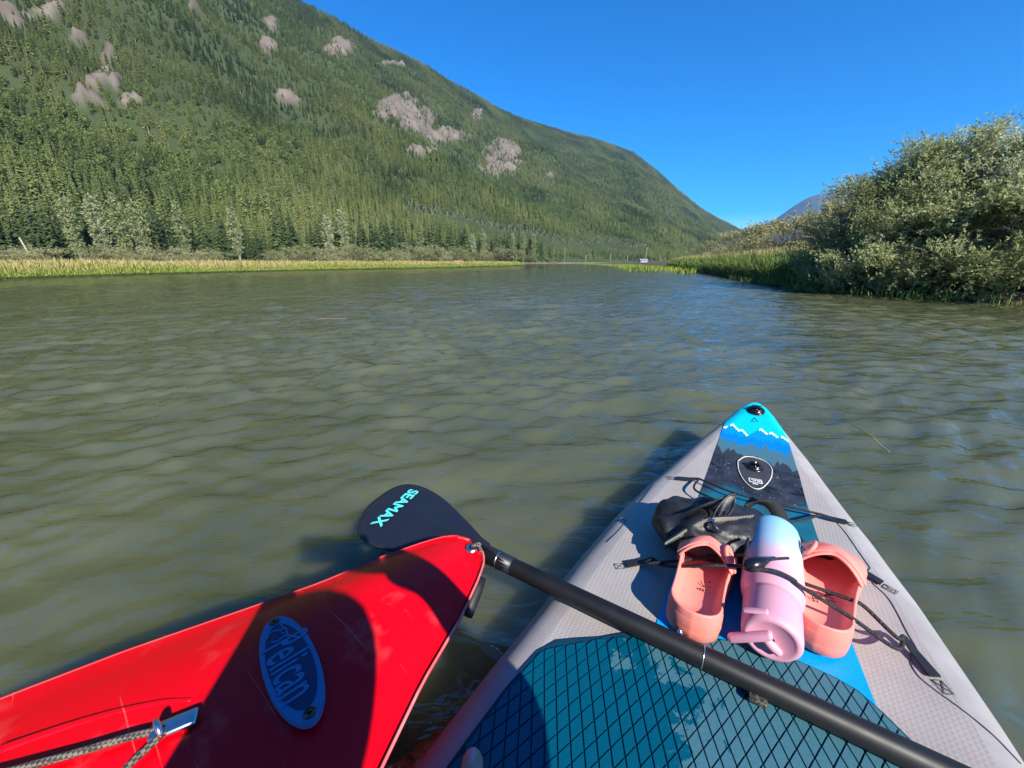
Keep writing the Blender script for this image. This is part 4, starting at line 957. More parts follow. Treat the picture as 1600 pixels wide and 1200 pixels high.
# ---- clogs
coral = pmat("coral_foam", (.84, .245, .19), .55, .35, col2=(.88, .27, .215), scale=12, bump=.06, bscale=300)
coral_tex = pmat("coral_foam_stippled", (.84, .245, .19), .6, .3, bump=.22, bscale=1100)
ink = pmat("dark_ink", (.05, .02, .02), .6)
def clog(v, s, ang, buckle_side, lab, mirror=1, L=.212):
    r = board_root("coral_clog", v, s, .1055, ang); tag(r, lab, "clog", "pair of coral clogs on the board")
    # outline of the sole, heel at y=0, toe at y=L
    T = [0, .008, .02, .04, .065, .10, .15, .30, .45, .60, .74, .86, .94, .985, 1.0]; Hl = [0, .0125, .0190, .0258, .0312, .0356, .0383]; Wl = Hl + [.0385, .039, .041, .046, .044, .034, .019, 0]; Wr = Hl + [.0380, .039, .043, .0475, .043, .030, .015, 0]
    if mirror < 0: Wl, Wr = Wr, Wl
    tt = np.concatenate([(1 - np.cos(np.linspace(0, math.pi / 2, 12))) * .15, np.linspace(.15, .86, 22)[1:], .86 + .14 * np.sin(np.linspace(0, math.pi / 2, 10))[1:]])
    def sw(T_, W_): return np.array([np.interp(x, T_, W_) for x in tt])
    right = list(zip(sw(T, Wr), tt * L)); left = list(zip(-sw(T, Wl), tt * L)); out = right + left[::-1][1:-1]; n = len(out); O = np.array(out)
    c = np.array([0, .5 * L]); nrm = []
    for i in range(n): d = O[(i + 1) % n] - O[i - 1]; d /= np.linalg.norm(d) + 1e-9; nrm.append((d[1], -d[0]))
    N = np.array(nrm); t_ = O[:, 1] / L
    rim = np.interp(t_, [0, .12, .35, .55, 1], [.053, .051, .048, .056, .040]); foot = np.interp(t_, [0, .15, .4, .7, 1], [.034, .031, .027, .024, .026])
    rows = [(-.004, 0 * rim), (.0005, 0 * rim + .004), (.001, 0 * rim + .018), (-.0005, rim * .6), (-.001, rim - .003), (-.0025, rim), (-.0050, rim - .001), (-.0065, rim - .006), (-.0105, foot + .006), (-.0155, foot)]
    V = []; F = []
    for off_, z in rows:
        q_ = O + N * off_
        for i in range(n): V.append((q_[i][0], q_[i][1], z[i]))
    R_ = len(rows)
    for a in range(R_ - 1):
        for i in range(n): F.append((a * n + i, a * n + (i + 1) % n, (a + 1) * n + (i + 1) % n, (a + 1) * n + i))
    q_ = O + N * rows[-1][0]; k0 = len(V); m_ = len(right)
    # footbed: join right and left sides row by row
    F.append(tuple(range(n))[::-1])
    base = (R_ - 1) * n
    for i in range(1, m_ - 2): F.append((base + i, base + i + 1, base + (n - i - 1) % n, base + (n - i) % n))
    F.append((base, base + 1, base + n - 1)); F.append((base + m_ - 2, base + m_ - 1, base + m_))
    sole = mesh("footbed", V, F, coral, r)
    # stippled heel band
    V = []; F = []; idx = [i for i in list(range(n - 13, n)) + list(range(0, 14))]
    for off_, zf in ((.0002, .013), (.0007, .016), (.0006, .036), (-.0010, .040)):
        for i in idx: p = O[i] + N[i] * off_; V.append((p[0], p[1], zf))
    m2 = len(idx); F = [(a * m2 + i, a * m2 + i + 1, (a + 1) * m2 + i + 1, (a + 1) * m2 + i) for a in range(3) for i in range(m2 - 1)]
    mesh("heel_band", V, F, coral_tex, r)
    # vamp arching over the front half
    V = []; F = []; K = 15; ts = np.concatenate([np.linspace(.52, .90, 11), .90 + .098 * np.sin(np.linspace(0, math.pi / 2, 7))[1:]])
    for tv in ts:
        wl, wr = np.interp(tv, tt, sw(T, Wl)), np.interp(tv, tt, sw(T, Wr)); rz_ = np.interp(tv, [0, .12, .35, .55, 1], [.053, .051, .048, .056, .040]) - .004; hv = np.interp(tv, [.52, .6, .8, .93, 1], [.027, .025, .016, .008, .001])
        for k in range(K):
            u = -1 + 2 * k / (K - 1); x = (wl if u < 0 else wr) * u; arch = (1 - abs(u) ** 2.3); y = tv * L - (.030 * (1 - abs(u)) if tv < .9 else 0) * np.interp(tv, [.52, .9], [-.7, 0])
            V.append((x, y, rz_ * (1 if abs(u) > .98 else 1) + hv * arch))
    F = [(a * K + k, a * K + k + 1, (a + 1) * K + k + 1, (a + 1) * K + k) for a in range(len(ts) - 1) for k in range(K - 1)]
    vp = mesh("vamp", V, F, coral, r); solid(vp, .0045, 1); subsurf(vp, 1)
    # strap across the instep with its buckle
    P = []; 
    for u in np.linspace(-1, 1, 17):
        wl, wr = np.interp(.60, tt, sw(T, Wl)), np.interp(.60, tt, sw(T, Wr)); x = (wl if u < 0 else wr) * u * 1.07; P.append((x, .60 * L + .018 * (1 - abs(u)), .048 + .028 * (1 - abs(u) ** 2.3) + .006))
    V, F = ribbon(P, (0, .010, 0), .004); st = bev(mesh("strap", V, F, coral, r), .0012)
    bu = P[3] if buckle_side < 0 else P[-4]; sgn = -1 if buckle_side < 0 else 1
    ring_ = [(bu[0] + sgn * .004 + sgn * .006 * math.sin(a) * -1, bu[1] + .014 * math.cos(a), bu[2] + .001 + .011 * math.sin(a)) for a in np.linspace(0, 2 * math.pi, 17)]
    bk = mesh("buckle", *tube(ring_, .0036, 8, False), coral, r)
    mesh("buckle_pin", *tube([ring_[4], (bu[0] + sgn * .008, bu[1], bu[2] + .004), ring_[12]], .0025, 6), coral, bk)
    return r, sole
def hd(a): return a
cl, fl = clog(-.077, .100, R(-2), 1, "coral clog left of the water bottle, its heel against the paddle shaft", 1)
cr, frr = clog(.080, .172, R(-12), -1, "coral clog right of the water bottle, crossed by the elastic cord", -1, .238)
# small printed marks on the footbeds
mb = MB()
for (x, y) in ((.006, .100), (.013, .104)): mb.add(prism([(x + .0015 * math.cos(a), y + .0015 * math.sin(a)) for a in np.linspace(0, 6.28, 8, endpoint=False)], .0305, .0309))
mb.add(tube(spline([(.001, .094, .0306), (.007, .089, .0306), (.014, .093, .0306)], 4), .0008, 5))
for x in (.002, .006, .010): mb.add(box((x, .080, .0307), (.0012, .0022, .0003)))
mb.build("printed_face", ink, cl)
o = text_mesh("size_print", "37", .011, (-.010, .078, .0318), ink, .0002, R(-80), 1.0, cr); o = text_mesh("maker_print", "ALL", .017, (.006, .098, .0312), ink, .0006, R(-70), .8, cr)

# ---- hip bag
nylon = pmat("black_nylon", (.014, .014, .016), .48, .5, col2=(.022, .022, .025), scale=30, bump=.25, bscale=60)
zip_m = pmat("zip_teeth", (.62, .55, .38), .38, .6, .45); steel = pmat("steel", (.6, .6, .6), .25, .5, 1.0)
mesh_gray = pmat("grey_webbing", (.16, .16, .165), .8, .3, col2=(.07, .07, .075), scale=260, contrast=(.45, .55))
def bag():
    c = np.array([-.072, .365, .106]); r = board_root("hip_bag", c[0], c[1], c[2]); tag(r, "black nylon hip bag with brass zip lying half open on the board", "bag")
    # pouch: long axis across the board, slightly towards the nose on the right
    ax_ = np.array([.212, .128]); Lh = .118; a_ = math.atan2(ax_[1], ax_[0]); ca, sa = math.cos(a_), math.sin(a_); nu, nv_ = 64, 34; V = []; F = []
    for j in range(nv_ + 1):
        ph = math.pi * j / nv_
        for i in range(nu):
            th = 2 * math.pi * i / nu; x = math.cos(th) * math.sin(ph); y = math.sin(th) * math.sin(ph); z = math.cos(ph)
            sx = np.sign(x) * abs(x) ** .75; X = sx * Lh; Yv = np.sign(y) * abs(y) ** .85 * (.072 - .012 * sx); Zv = (.043 + np.sign(z) * abs(z) ** .75 * .044) * (1 - .18 * max(0, sx) - .12 * max(0, -sx) ** 2)
            Yv += -.022 * (1 - sx * sx) - .004
            n_ = .010 * float(fbm(X * 38 + 5, Yv * 30 + Zv * 42, 4, 3)) + .006 * math.sin((X * 60 + Zv * 70) + 2 * math.sin(Yv * 60)) * (1 if z > -.3 else 0) * float(vnoise(X * 25, Zv * 25, 7))
            k = 1 + n_ / .05
            X, Yv, Zv = X * (1 + .2 * n_ / .05), Yv * k, max(.002, Zv * k)
            V.append((X * ca - Yv * sa, X * sa + Yv * ca, Zv))
    for j in range(nv_):
        for i in range(nu): F.append((j * nu + i, (j + 1) * nu + i, (j + 1) * nu + (i + 1) % nu, j * nu + (i + 1) % nu))
    mesh("pouch", V, F, nylon, r)
    W = lambda px, py, h: D(px, py, h) - c
    # zip: tape, teeth and puller
    zp = spline([W(1040, 850, .050), W(1060, 838, .066), W(1082, 824, .080), W(1105, 815, .090), W(1125, 813, .094), W(1150, 812, .090), W(1180, 809, .078)], 8)
    V, F = ribbon(zp, (-.2 * .006, .006, .006), .0015); tape = mesh("zip_tape", V, F, nylon, r)
    mb = MB()
    for p in spline(zp, 3)[::2]: mb.add(box(np.array(p) + np.array([0, -.001, .0035]), (.0009, .0034, .0018)))
    mb.build("zip_teeth", zip_m, tape, False)
    V, F = ribbon([W(1112, 815, .098), W(1118, 823, .096), W(1125, 832, .088)], (.0035, .001, 0), .002); pl = mesh("zip_puller", V, F, pmat("puller_navy", (.02, .03, .05), .4), tape); 
    V, F = box(W(1113, 814, .097), (.004, .005, .002)); bev(mesh("slider", V, F, steel, tape), .001)
    # raised flap of the open pocket: two lips meeting in a point
    tip = W(1148, 772, .125); lip = lambda A, name: subsurf(solid(mesh(name, *sheet(A), nylon, r), .002), 1)
    def sheet(A):
        rows = [spline([tuple(p) for p in row], 4) for row in A]; n = len(rows[0]); V = [p for row in rows for p in row]
        return V, [(a * n + k, a * n + k + 1, (a + 1) * n + k + 1, (a + 1) * n + k) for a in range(len(rows) - 1) for k in range(n - 1)]
    lip([[W(1060, 806, .080), W(1090, 795, .088), W(1112, 800, .088), W(1116, 812, .092)], [W(1078, 800, .098), W(1105, 786, .108), W(1120, 792, .106), W(1124, 806, .098)], [W(1120, 782, .118), W(1134, 774, .124), W(1140, 776, .120), W(1132, 798, .100)], [tip + np.array([-.006, 0, -.003]), tip, tip + np.array([.003, -.002, -.004]), W(1140, 794, .100)]], "flap")
    lip([[W(1150, 775, .120), W(1150, 784, .112), W(1146, 797, .102), W(1138, 808, .093)], [W(1148, 772, .125), W(1145, 784, .110), W(1141, 796, .100), W(1134, 808, .092)]], "flap_lip")
    V, F = tube(spline([W(1112, 812, .095), W(1120, 795, .106), W(1131, 781, .119), W(1141, 773, .126), W(1150, 773, .125)], 5), .0022, 6); mesh("flap_binding", V, F, nylon, r)
    # belt: loop up behind the bag and down to the right, under the bottle side
    bl = spline([W(1158, 800, .050), W(1166, 790, .070), W(1180, 784, .085), W(1198, 784, .080), W(1212, 795, .055), W(1225, 818, .020), W(1245, 848, .012), W(1262, 870, .010), W(1268, 880, .008)], 6)
    V, F = ribbon(bl, [(.004, .016, .006)] * 10 + [(.012, .010, .002)] * (len(bl) - 10), .0022); mesh("belt", V, F, pmat("belt_webbing", (.016, .016, .018), .6, .4, bump=.5, bscale=500), r)
    V, F = ribbon([W(1078, 862, .040), W(1086, 850, .058), W(1094, 842, .070)], (.017, .010, 0), .003); mesh("webbing_patch", V, F, mesh_gray, r)
    V, F = box(W(1102, 856, .050), (.010, .014, .004), Matrix.Rotation(.5, 3, 'X')); bu = bev(mesh("buckle", V, F, black_pl, r), .002)
    V, F = tube(spline([W(1112, 852, .050), W(1120, 860, .046), W(1130, 857, .048)], 4), .0035, 8); mesh("buckle_prong", V, F, black_pl, bu)
    V, F = tube([W(1130, 856, .048), W(1152, 863, .040)], .003, 8); mesh("buckle_bar", V, F, steel, bu)
bag()

# ================================================================== PADDLE
shaft_m = pmat("carbon_shaft", (.006, .006, .007), .5, .35, col2=(.010, .010, .011), scale=20, rvar=.06)
blade_m = pmat("blade_black", (.010, .012, .022), .42, .5, col2=(.014, .016, .026), scale=10)
def paddle():
    r = board_root("paddle", 0, .075, .10); tag(r, "black paddle with turquoise lettering on its blade, lying across the board", "paddle"); ys = .075
    rad = .0152; zc = .1066 + rad - .10
    prof = [(-.445, .0155), (-.40, .0154), (-.36, .0152), (1.00, .0150)]
    mesh("shaft", *tube([(v, .001 - .0195 * (v + .42), zc) for v, _ in prof], [r_ for _, r_ in prof], 20), shaft_m, r)
    O = [(.107, -.441), (.114, -.466), (.133, -.508), (.155, -.562), (.173, -.610), (.184, -.654), (.188, -.694), (.185, -.721), (.177, -.740), (.160, -.754), (.133, -.760), (.104, -.758), (.065, -.751), (.027, -.729), (.002, -.707), (-.012, -.682), (-.016, -.651), (-.013, -.622), (-.004, -.593), (.006, -.566), (.024, -.530), (.042, -.496), (.055, -.466), (.060, -.441)]
    P = spline([(v, s - ys) for s, v in O], 3); c = np.array([-.62, .010]); V = []; F = []; n = len(P)
    for k, (f, zz) in enumerate(((1.0, 0), (.985, .0022), (.90, .0032), (.6, .0042), (.3, .0060), (.02, .0075))):
        for p in P: q_ = c + (np.array(p) - c) * f; V.append((q_[0], q_[1], zc - .004 + zz))
    m_ = len(V)
    for p in P: V.append((p[0], p[1], zc - .0065))
    for a in range(5):
        for i in range(n): F.append((a * n + i, a * n + (i + 1) % n, (a + 1) * n + (i + 1) % n, (a + 1) * n + i))
    F.append(tuple(range(5 * n, 6 * n))); F.append(tuple(range(m_, m_ + n))[::-1])
    for i in range(n): F.append((m_ + i, m_ + (i + 1) % n, (i + 1) % n, i))
    bl = mesh("blade", V, F, blade_m, r)
    # neck easing from blade into shaft
    V, F = tube([(-.60, .010, zc - .001), (-.54, .009, zc), (-.47, .008, zc), (-.43, .003, zc), (-.37, 0, zc)], [.002, .005, .0135, .0158, .0157], 16); mesh("neck", [(v[0], v[1], zc + (v[2] - zc) * (.55 if v[0] < -.5 else 1)) for v in V], F, blade_m, r)
    mesh("ferrule_ring", *tube([(-.4025, 0, zc), (-.400, 0, zc)], .0160, 20), steel, r)
    tq = pmat("turquoise_print", (.10, .72, .68), .4)
    a, b = np.array([.155 - ys, -.696])[::-1], np.array([.026 - ys, -.674])[::-1]; d = b - a; ang = math.atan2(d[1], d[0]); mid = (a + b) / 2
    o = text_mesh("lettering", "SEAMAX", .036, (mid[0], mid[1], zc + .0047), tq, .0011, ang, 1.02, bl)
    for p in o.data.vertices: p.co.z *= .6
    # joint line, button and clamp lever of the adjustable shaft
    j = D(1096, 1029)[0]; mesh("joint_ring", *tube([(j, -.006, zc), (j + .0016, -.006, zc)], .0156, 20), steel, r)
    k = D(1060, 1000, .03); V, F = lathe([(0, .0042), (.003, .004), (.0048, .002)], 14, 'z'); o = mesh("lock_button", V, F, steel, r); o.location = (k[0], .003, zc + .0135); o.rotation_euler = (-.6, 0, 0)
    lv = D(1182, 1098, .006); carb = pmat("carbon_weave", (.10, .09, .06), .35, .5, col2=(.02, .02, .02), scale=420, contrast=(.48, .52))
    V, F = box((lv[0], lv[1] - ys + .006, .0145), (.0105, .014, .0035)); bev(mesh("clamp_lever", V, F, carb, r), .002)
paddle()

# ================================================================== KAYAK
KT = at(738, 847, .18)[:2]; KA = R(38); kk = np.array([-math.sin(KA), -math.cos(KA)]); kq = np.array([math.cos(KA), -math.sin(KA)])
KH = [(0, .004), (.006, .026), (.02, .043), (.05, .060), (.12, .089), (.21, .116), (.29, .149), (.416, .203), (.516, .238), (.65, .262), (.9, .27), (1.6, .28), (2.3, .22), (2.8, .09), (2.95, .01)]
def khw(d): return float(np.interp(d, [a for a, _ in KH], [b for _, b in KH]))
def kz(d, w_): h = max(khw(d), .004); u = min(1, abs(w_) / h); return .18 + .030 * min(1, d / .16) * (1 - u ** 2.2)
def K(px, py, h=0.0):
    z = .2
    for i in range(60):
        p = at(px, py, z)[:2] - KT; d = p @ kk; w_ = p @ kq; z = .5 * z + .5 * (kz(d, w_) + h)
    return np.array([w_, -d, z])
kayak = empty("kayak", (KT[0], KT[1], 0), -KA); tag(kayak, "glossy red kayak bow with an oval blue badge, alongside the board", "kayak")
def red_mat():
    m, t, b = new_mat("red_kayak_plastic"); b.inputs["Roughness"].default_value = .33; b.inputs["Specular IOR Level"].default_value = .25
    tc = nd(t, "ShaderNodeTexCoord"); n = nd(t, "ShaderNodeTexNoise", Scale=5.0, Detail=6.0); t.links.new(tc.outputs["Object"], n.inputs["Vector"])
    r = nd(t, "ShaderNodeValToRGB"); e = r.color_ramp.elements; e[0].color = (.70, .0, .006, 1); e[1].color = (.82, .0, .008, 1); t.links.new(n.outputs["Fac"], r.inputs["Fac"])
    # pale scuffs
    n2 = nd(t, "ShaderNodeTexNoise", Scale=38.0, Detail=6.0, Roughness=.7); t.links.new(tc.outputs["Object"], n2.inputs["Vector"]); r2 = nd(t, "ShaderNodeValToRGB"); r2.color_ramp.elements[0].position = .70; r2.color_ramp.elements[1].position = .78
    mx = nd(t, "ShaderNodeMixRGB"); mx.inputs["Color2"].default_value = (.85, .30, .26, 1); ml = nd(t, "ShaderNodeMath", operation='MULTIPLY'); ml.inputs[1].default_value = .6
    t.links.new(n2.outputs["Fac"], r2.inputs["Fac"]); t.links.new(r2.outputs[0], ml.inputs[0]); t.links.new(ml.outputs[0], mx.inputs["Fac"]); t.links.new(r.outputs[0], mx.inputs["Color1"]); t.links.new(mx.outputs[0], b.inputs["Base Color"])
    # long thin scratches and dried water marks
    prev = mx
    for sc_, rot_, lo_, hi_, am_ in (((3, 120, 1), .3, .67, .71, .18), ((140, 4, 1), -.2, .68, .72, .14), ((9, 9, 9), 0, .58, .75, .16)):
        mp = nd(t, "ShaderNodeMapping"); mp.inputs["Scale"].default_value = sc_; mp.inputs["Rotation"].default_value = (0, 0, rot_); t.links.new(tc.outputs["Object"], mp.inputs["Vector"])
        ns_ = nd(t, "ShaderNodeTexNoise", Scale=1.6, Detail=5.0, Roughness=.6); t.links.new(mp.outputs[0], ns_.inputs["Vector"]); rr2 = nd(t, "ShaderNodeMapRange"); rr2.inputs["From Min"].default_value = lo_; rr2.inputs["From Max"].default_value = hi_; rr2.inputs["To Max"].default_value = am_
        t.links.new(ns_.outputs["Fac"], rr2.inputs["Value"]); m3 = nd(t, "ShaderNodeMixRGB"); m3.inputs["Color2"].default_value = (.80, .34, .30, 1); t.links.new(rr2.outputs[0], m3.inputs["Fac"]); t.links.new(prev.outputs[0], m3.inputs["Color1"]); prev = m3
    t.links.new(prev.outputs[0], b.inputs["Base Color"])
    rg = nd(t, "ShaderNodeMapRange"); rg.inputs["To Min"].default_value = .22; rg.inputs["To Max"].default_value = .5; t.links.new(n2.outputs["Fac"], rg.inputs["Value"]); t.links.new(rg.outputs[0], b.inputs["Roughness"])
    n3 = nd(t, "ShaderNodeTexNoise", Scale=14.0, Detail=3.0); t.links.new(tc.outputs["Object"], n3.inputs["Vector"]); bp = nd(t, "ShaderNodeBump", Strength=.08, Distance=.01); t.links.new(n3.outputs["Fac"], bp.inputs["Height"]); t.links.new(bp.outputs[0], b.inputs["Normal"])
    return m
red_m = red_mat(); lip_m = pmat("kayak_edge", (.34, .10, .09), .5, .4, col2=(.20, .15, .13), scale=9)
def build_kayak():
    ds = np.concatenate([[0, .003, .008, .015, .025, .04], np.linspace(.06, .7, 33), np.linspace(.76, 2.95, 26)]); K_ = 21; V = []; F = []
    for d in ds:
        h = khw(d)
        for k in range(K_): u = -1 + 2 * k / (K_ - 1); V.append((h * u, -d, kz(d, h * u) + .004 * (abs(u) > .99)))
    F = [(a * K_ + k, (a + 1) * K_ + k, (a + 1) * K_ + k + 1, a * K_ + k + 1) for a in range(len(ds) - 1) for k in range(K_ - 1)]
    mesh("deck", V, F, red_m, kayak)
    # hull: gunwale lip, flaring sides, keel
    sec = [(1.0, .184), (1.0, .174), (.93, .170), (.62, .09), (.36, -.02), (0, -.06)]; V = []; F = []
    full = [(s_, z) for s_, z in sec] + [(-s_, z) for s_, z in sec[::-1][1:]]; n = len(full)
    for d in ds:
        h = khw(d); kr = min(1, d / .5)
        for s_, z in full: V.append((s_ * h + (.0 if abs(s_) < .99 else math.copysign(.003, s_)), -d, z if z > .16 else .17 - (.17 - z) * (.25 + .75 * kr)))
    F = [(a * n + k, a * n + k + 1, (a + 1) * n + k + 1, (a + 1) * n + k) for a in range(len(ds) - 1) for k in range(n - 1)]
    mesh("hull", V, F, red_m, kayak)
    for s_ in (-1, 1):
        P = [(s_ * (khw(d) + .003), -d, .181) for d in ds if d < 2.9]; mesh("gunwale", *tube(P, .0022, 8), lip_m if s_ < 0 else pmat("edge_highlight", (.80, .30, .28), .4, .5, col2=(.75, .06, .06), scale=12), kayak)  # right gunwale: bright glint along the edge painted in as pale pink
    # moulded ridge on the deck
    P = spline([K(0, 1172) , K(90, 1140), K(170, 1115), K(250, 1097), K(300, 1093)], 6); mesh("deck_ridge", *tube([(p[0], p[1], p[2] - .0022) for p in P], list(np.linspace(.006, .003, len(P))), 8), red_m, kayak)
    # oval badge
    c = K(454.5, 1040); e1 = K(487, 1117) - K(427, 963); e2 = K(497, 1012) - K(410, 1064); L1 = np.linalg.norm(e1) / 2; L2 = np.linalg.norm(e2) / 2 * .93; u1 = e1 / np.linalg.norm(e1); nz = np.cross(u1, e2); nz = nz / np.linalg.norm(nz); nz = nz if nz[2] > 0 else -nz; u2 = np.cross(nz, u1)
    # text reads along u1; its up is u2 turned to the left of u1
    M_ = Matrix((Vector(u1), Vector(u2), Vector(nz))).transposed().to_4x4(); M_.translation = Vector(c + nz * .004)
    bd_blue = pmat("badge_blue", (.038, .150, .32), .4, .4); bd_navy = pmat("badge_navy", (.008, .016, .075), .35, .5)
    el = lambda a, b, n=64: [(a * math.cos(t), b * math.sin(t)) for t in np.linspace(0, 2 * math.pi, n, endpoint=False)]
    V, F = prism(el(L1, L2), -.006, .001, .0006); badge = mesh("badge", V, F, bd_blue, kayak, False); badge.matrix_local = M_
    V, F = prism([(x - .0, y) for x, y in el(L1 * .80, L2 * .80)], .001, .0015); mesh("badge_field", V, F, bd_navy, badge, False)
    o = text_mesh("badge_text", "elican", L1 * .50, (L1 * .16, -L2 * .06, .0019), bd_blue, L1 * .002, 0, 1, badge); wd_ = max(v.co.x for v in o.data.vertices) - min(v.co.x for v in o.data.vertices); o.scale = (L1 * .86 / wd_, 1.42, 1)
    o = text_mesh("badge_initial", "P", L1 * .50, (-L1 * .375, -L2 * .02, .0019), bd_blue, L1 * .004, 0, 1, badge); o.scale = (.62, 1.7, 1)
    # outlined pelican head: crown, bill running out over the letters
    hp = spline([(-.62, -.48), (-.70, -.30), (-.68, -.02), (-.63, .10), (-.66, .20), (-.60, .30), (-.50, .28), (-.44, .36), (-.33, .58)], 5)
    mesh("pelican_outline", *tube([(x * L1, y * L2, .0019) for x, y in hp], L1 * .012, 5), bd_blue, badge)
    hp = spline([(-.52, -.40), (-.47, -.10), (-.50, .12), (-.44, .34), (-.34, .55)], 5); mesh("pelican_bill", *tube([(x * L1, y * L2, .0019) for x, y in hp], L1 * .012, 5), bd_blue, badge)
    hp = spline([(-.60, .10), (-.55, .16), (-.55, .26), (-.60, .30), (-.70, .22), (-.76, .18)], 4); mesh("pelican_crest", *tube([(x * L1, y * L2, .0019) for x, y in hp], L1 * .010, 5), bd_blue, badge)
    for x in (-.895, .885): V, F = lathe([(0, L1 * .075), (.0012, L1 * .07), (.002, L1 * .03)], 18, 'z'); o = mesh("rivet", V, F, black_pl, badge); o.location = (x * L1, 0, .001)
    # pad eye with the deck line
    p = K(272, 1133, .006); V, F = box((0, 0, 0), (.0085, .019, .0035)); o = bev(mesh("pad_eye", V, F, steel, kayak), .003, 3); o.location = p; o.rotation_euler = (0, 0, R(-25) )
    V, F = tube([p + np.array([-.004, -.010, .002]) + .009 * np.array([math.cos(a), 0, math.sin(a)]) for a in np.linspace(0, math.pi, 9)], .0028, 8); mesh("eye_loop", V, F, steel, kayak)
    rope_m, t, b = new_mat("braided_line"); b.inputs["Roughness"].default_value = .8; tc = nd(t, "ShaderNodeTexCoord"); ck = nd(t, "ShaderNodeTexChecker", Scale=330.0); ck.inputs["Color1"].default_value = (.17, .14, .105, 1); ck.inputs["Color2"].default_value = (.03, .027, .024, 1); t.links.new(tc.outputs["Object"], ck.inputs["Vector"]); t.links.new(ck.outputs["Color"], b.inputs["Base Color"])
    bp = nd(t, "ShaderNodeBump", Strength=.6, Distance=.002); t.links.new(ck.outputs["Fac"], bp.inputs["Height"]); t.links.new(bp.outputs[0], b.inputs["Normal"])
    for pts in ([(258, 1138), (200, 1152), (120, 1176), (40, 1198), (-60, 1225)], [(262, 1142), (240, 1160), (205, 1192), (180, 1220)]):
        mesh("deck_line", *tube(spline([K(x, y, .007) for x, y in pts], 5), .0034, 8), rope_m, kayak)
    # bow eye, cord and the carry toggle hanging at the stem
    e = K(737, 857, .002); V, F = lathe([(0, .010), (.003, .010), (.004, .006), (.002, .004)], 18, 'z'); o = mesh("bow_eye", V, F, steel, kayak); o.location = e
    e2_ = K(750, 858, .004); mb = MB()
    for k in range(3): mb.add(tube(spline([e + np.array([0, 0, .004]), e + (e2_ - e) * .5 + np.array([.002 * k, .004 * (k - 1), .010]), e2_ + np.array([0, 0, .004 - .003 * k]), e2_ + np.array([.010, -.004, -.03])], 5), .0028, 7))
    mb.build("bow_cord", rope_m, kayak)
    t0, t1 = np.array([.052, -.035, .160]), np.array([.066, -.085, .135]); V, F = tube([t0, t0 * .7 + t1 * .3, t1 * .9 + t0 * .1, t1], [.0085, .0105, .0105, .0098], 14); mesh("carry_toggle", V, F, black_rub, kayak)
build_kayak()

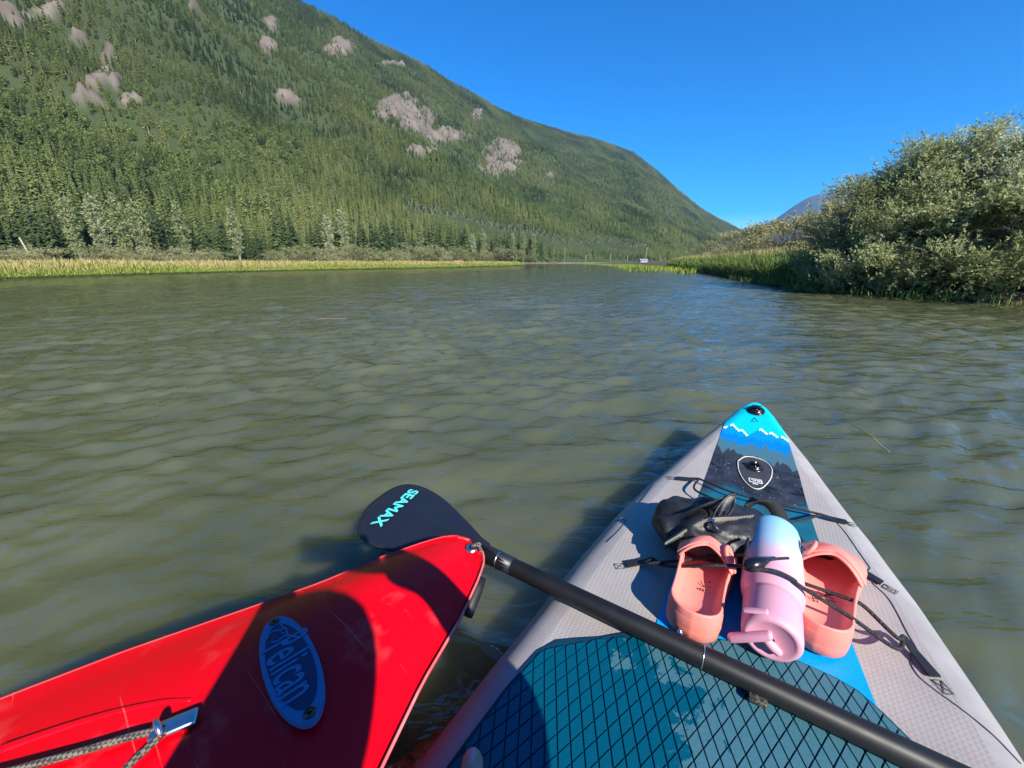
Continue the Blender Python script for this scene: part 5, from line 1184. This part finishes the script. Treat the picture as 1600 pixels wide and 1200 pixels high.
# ================================================================== THE PERSON behind the camera, sitting on the board and holding up the phone
def person():
    skin = pmat("skin", (.52, .25, .18), .5, .4, col2=(.56, .28, .20), scale=12); cloth = pmat("dark_shirt", (.03, .04, .06), .8, .2, col2=(.05, .06, .08), scale=6)
    J = {"pelvis": (.16, -.46, .20), "waist": (.16, -.44, .36), "chest": (.15, -.40, .52), "neck": (.15, -.38, .66), "headb": (.16, -.35, .74), "head": (.16, -.33, .84),
         "shl": (.0, -.38, .60), "ell": (-.09, -.20, .46), "wrl": (-.045, -.085, .585), "hal": (-.035, -.055, .62),
         "shr": (.31, -.36, .60), "elr": (.25, -.07, .46), "wrr": (.145, .0, .585), "har": (.10, -.02, .635),
         "hipl": (.08, -.45, .18), "knl": (-.10, -.10, .24), "anl": (-.105, .055, .135), "fol": (-.070, .175, .122), "tol": (-.052, .262, .117),
         "hipr": (.26, -.45, .18), "knr": (.42, -.05, .26), "anr": (.25, .0, .15), "for": (.20, .05, .12)}
    Rr = {"pelvis": .13, "waist": .115, "chest": .125, "neck": .05, "headb": .075, "head": .085, "shl": .06, "ell": .038, "wrl": .026, "hal": .03, "shr": .06, "elr": .038, "wrr": .026, "har": .03,
          "hipl": .09, "knl": .055, "anl": .034, "fol": .030, "tol": .0125, "hipr": .09, "knr": .055, "anr": .034, "for": .03}
    E_ = [("pelvis", "waist"), ("waist", "chest"), ("chest", "neck"), ("neck", "headb"), ("headb", "head"), ("chest", "shl"), ("shl", "ell"), ("ell", "wrl"), ("wrl", "hal"), ("chest", "shr"), ("shr", "elr"), ("elr", "wrr"), ("wrr", "har"), ("pelvis", "hipl"), ("hipl", "knl"), ("knl", "anl"), ("anl", "fol"), ("fol", "tol"), ("pelvis", "hipr"), ("hipr", "knr"), ("knr", "anr"), ("anr", "for")]
    names = list(J); root = np.array([.16, -.46, .1])
    me = bpy.data.meshes.new("body"); me.from_pydata([tuple(np.array(J[n]) - root) for n in names], [(names.index(a), names.index(b)) for a, b in E_], [])
    e = empty("person", tuple(root)); tag(e, "person in dark clothes sitting on the board, only a toe showing at the bottom edge", "person")
    o = link("body", me, skin, e, False); m = o.modifiers.new("skin", 'SKIN'); m.use_smooth_shade = True; subsurf(o, 2)
    for i, n in enumerate(names):
        sv = me.skin_vertices[0].data[i]; sv.radius = (Rr[n], Rr[n]); sv.use_root = (n == "pelvis")
    # big toe with its nail, the only part the photo shows
    tn = np.array([-.0440, .281, .1195]) - root
    V, F = lathe([(-.035, .0085), (-.02, .0115), (-.008, .0125), (.002, .0115), (.008, .008), (.0105, .003)], 18); t_ = mesh("big_toe", [np.array(v) + tn for v in V], F, skin, e); t_.location = (0, 0, 0)
    P = [(.0085 * math.sin(a) * (.9 if y < .004 else .7), y, .0098 * math.cos(a) + .0026 - .0022 * (y > .003)) for y in (-.008, -.003, .003, .0075) for a in np.linspace(-.85, .85, 7)]
    F = [(r_ * 7 + k, r_ * 7 + k + 1, (r_ + 1) * 7 + k + 1, (r_ + 1) * 7 + k) for r_ in range(3) for k in range(6)]
    mesh("toe_nail", [np.array(p) + tn for p in P], F, pmat("nail_varnish", (.62, .34, .33), .25, .5), t_)
    V, F = box(np.array([.022, -.016, .65]) - root, (.075, .004, .037)); ph = empty("phone", (0.022, -.016, .613)); tag(ph, "phone held up by the sitting person", "phone")
    V, F = box((0, -.006, .037), (.075, .004, .037)); bev(mesh("phone_body", V, F, black_pl, ph), .004, 3)
    sh = mesh("shirt", *lathe([(.12, .15), (.26, .142), (.40, .15), (.50, .15), (.56, .10), (.58, .06)], 28, 'z'), cloth, e); sh.location = tuple(np.array([.155, -.42, 0]) - np.array([root[0], root[1], root[2]]) + np.array([0, 0, .0])); sh.scale = (1.15, .9, 1)
person()

# ================================================================== AIR
def haze():
    V, F = box((0, 0, 379), (6200, 6200, 381)); o = mesh("haze", V, F, None, None, False); tag(o, "thin blue haze in the valley air", "haze", kind="stuff")
    m = bpy.data.materials.new("valley_haze"); m.use_nodes = True; t = m.node_tree; t.nodes.remove(t.nodes["Principled BSDF"])
    pv = t.nodes.new("ShaderNodeVolumePrincipled"); pv.inputs["Color"].default_value = (.30, .56, 1, 1); pv.inputs["Density"].default_value = .00009; pv.inputs["Anisotropy"].default_value = .0
    t.links.new(pv.outputs[0], t.nodes["Material Output"].inputs["Volume"]); o.data.materials.append(m)
haze()
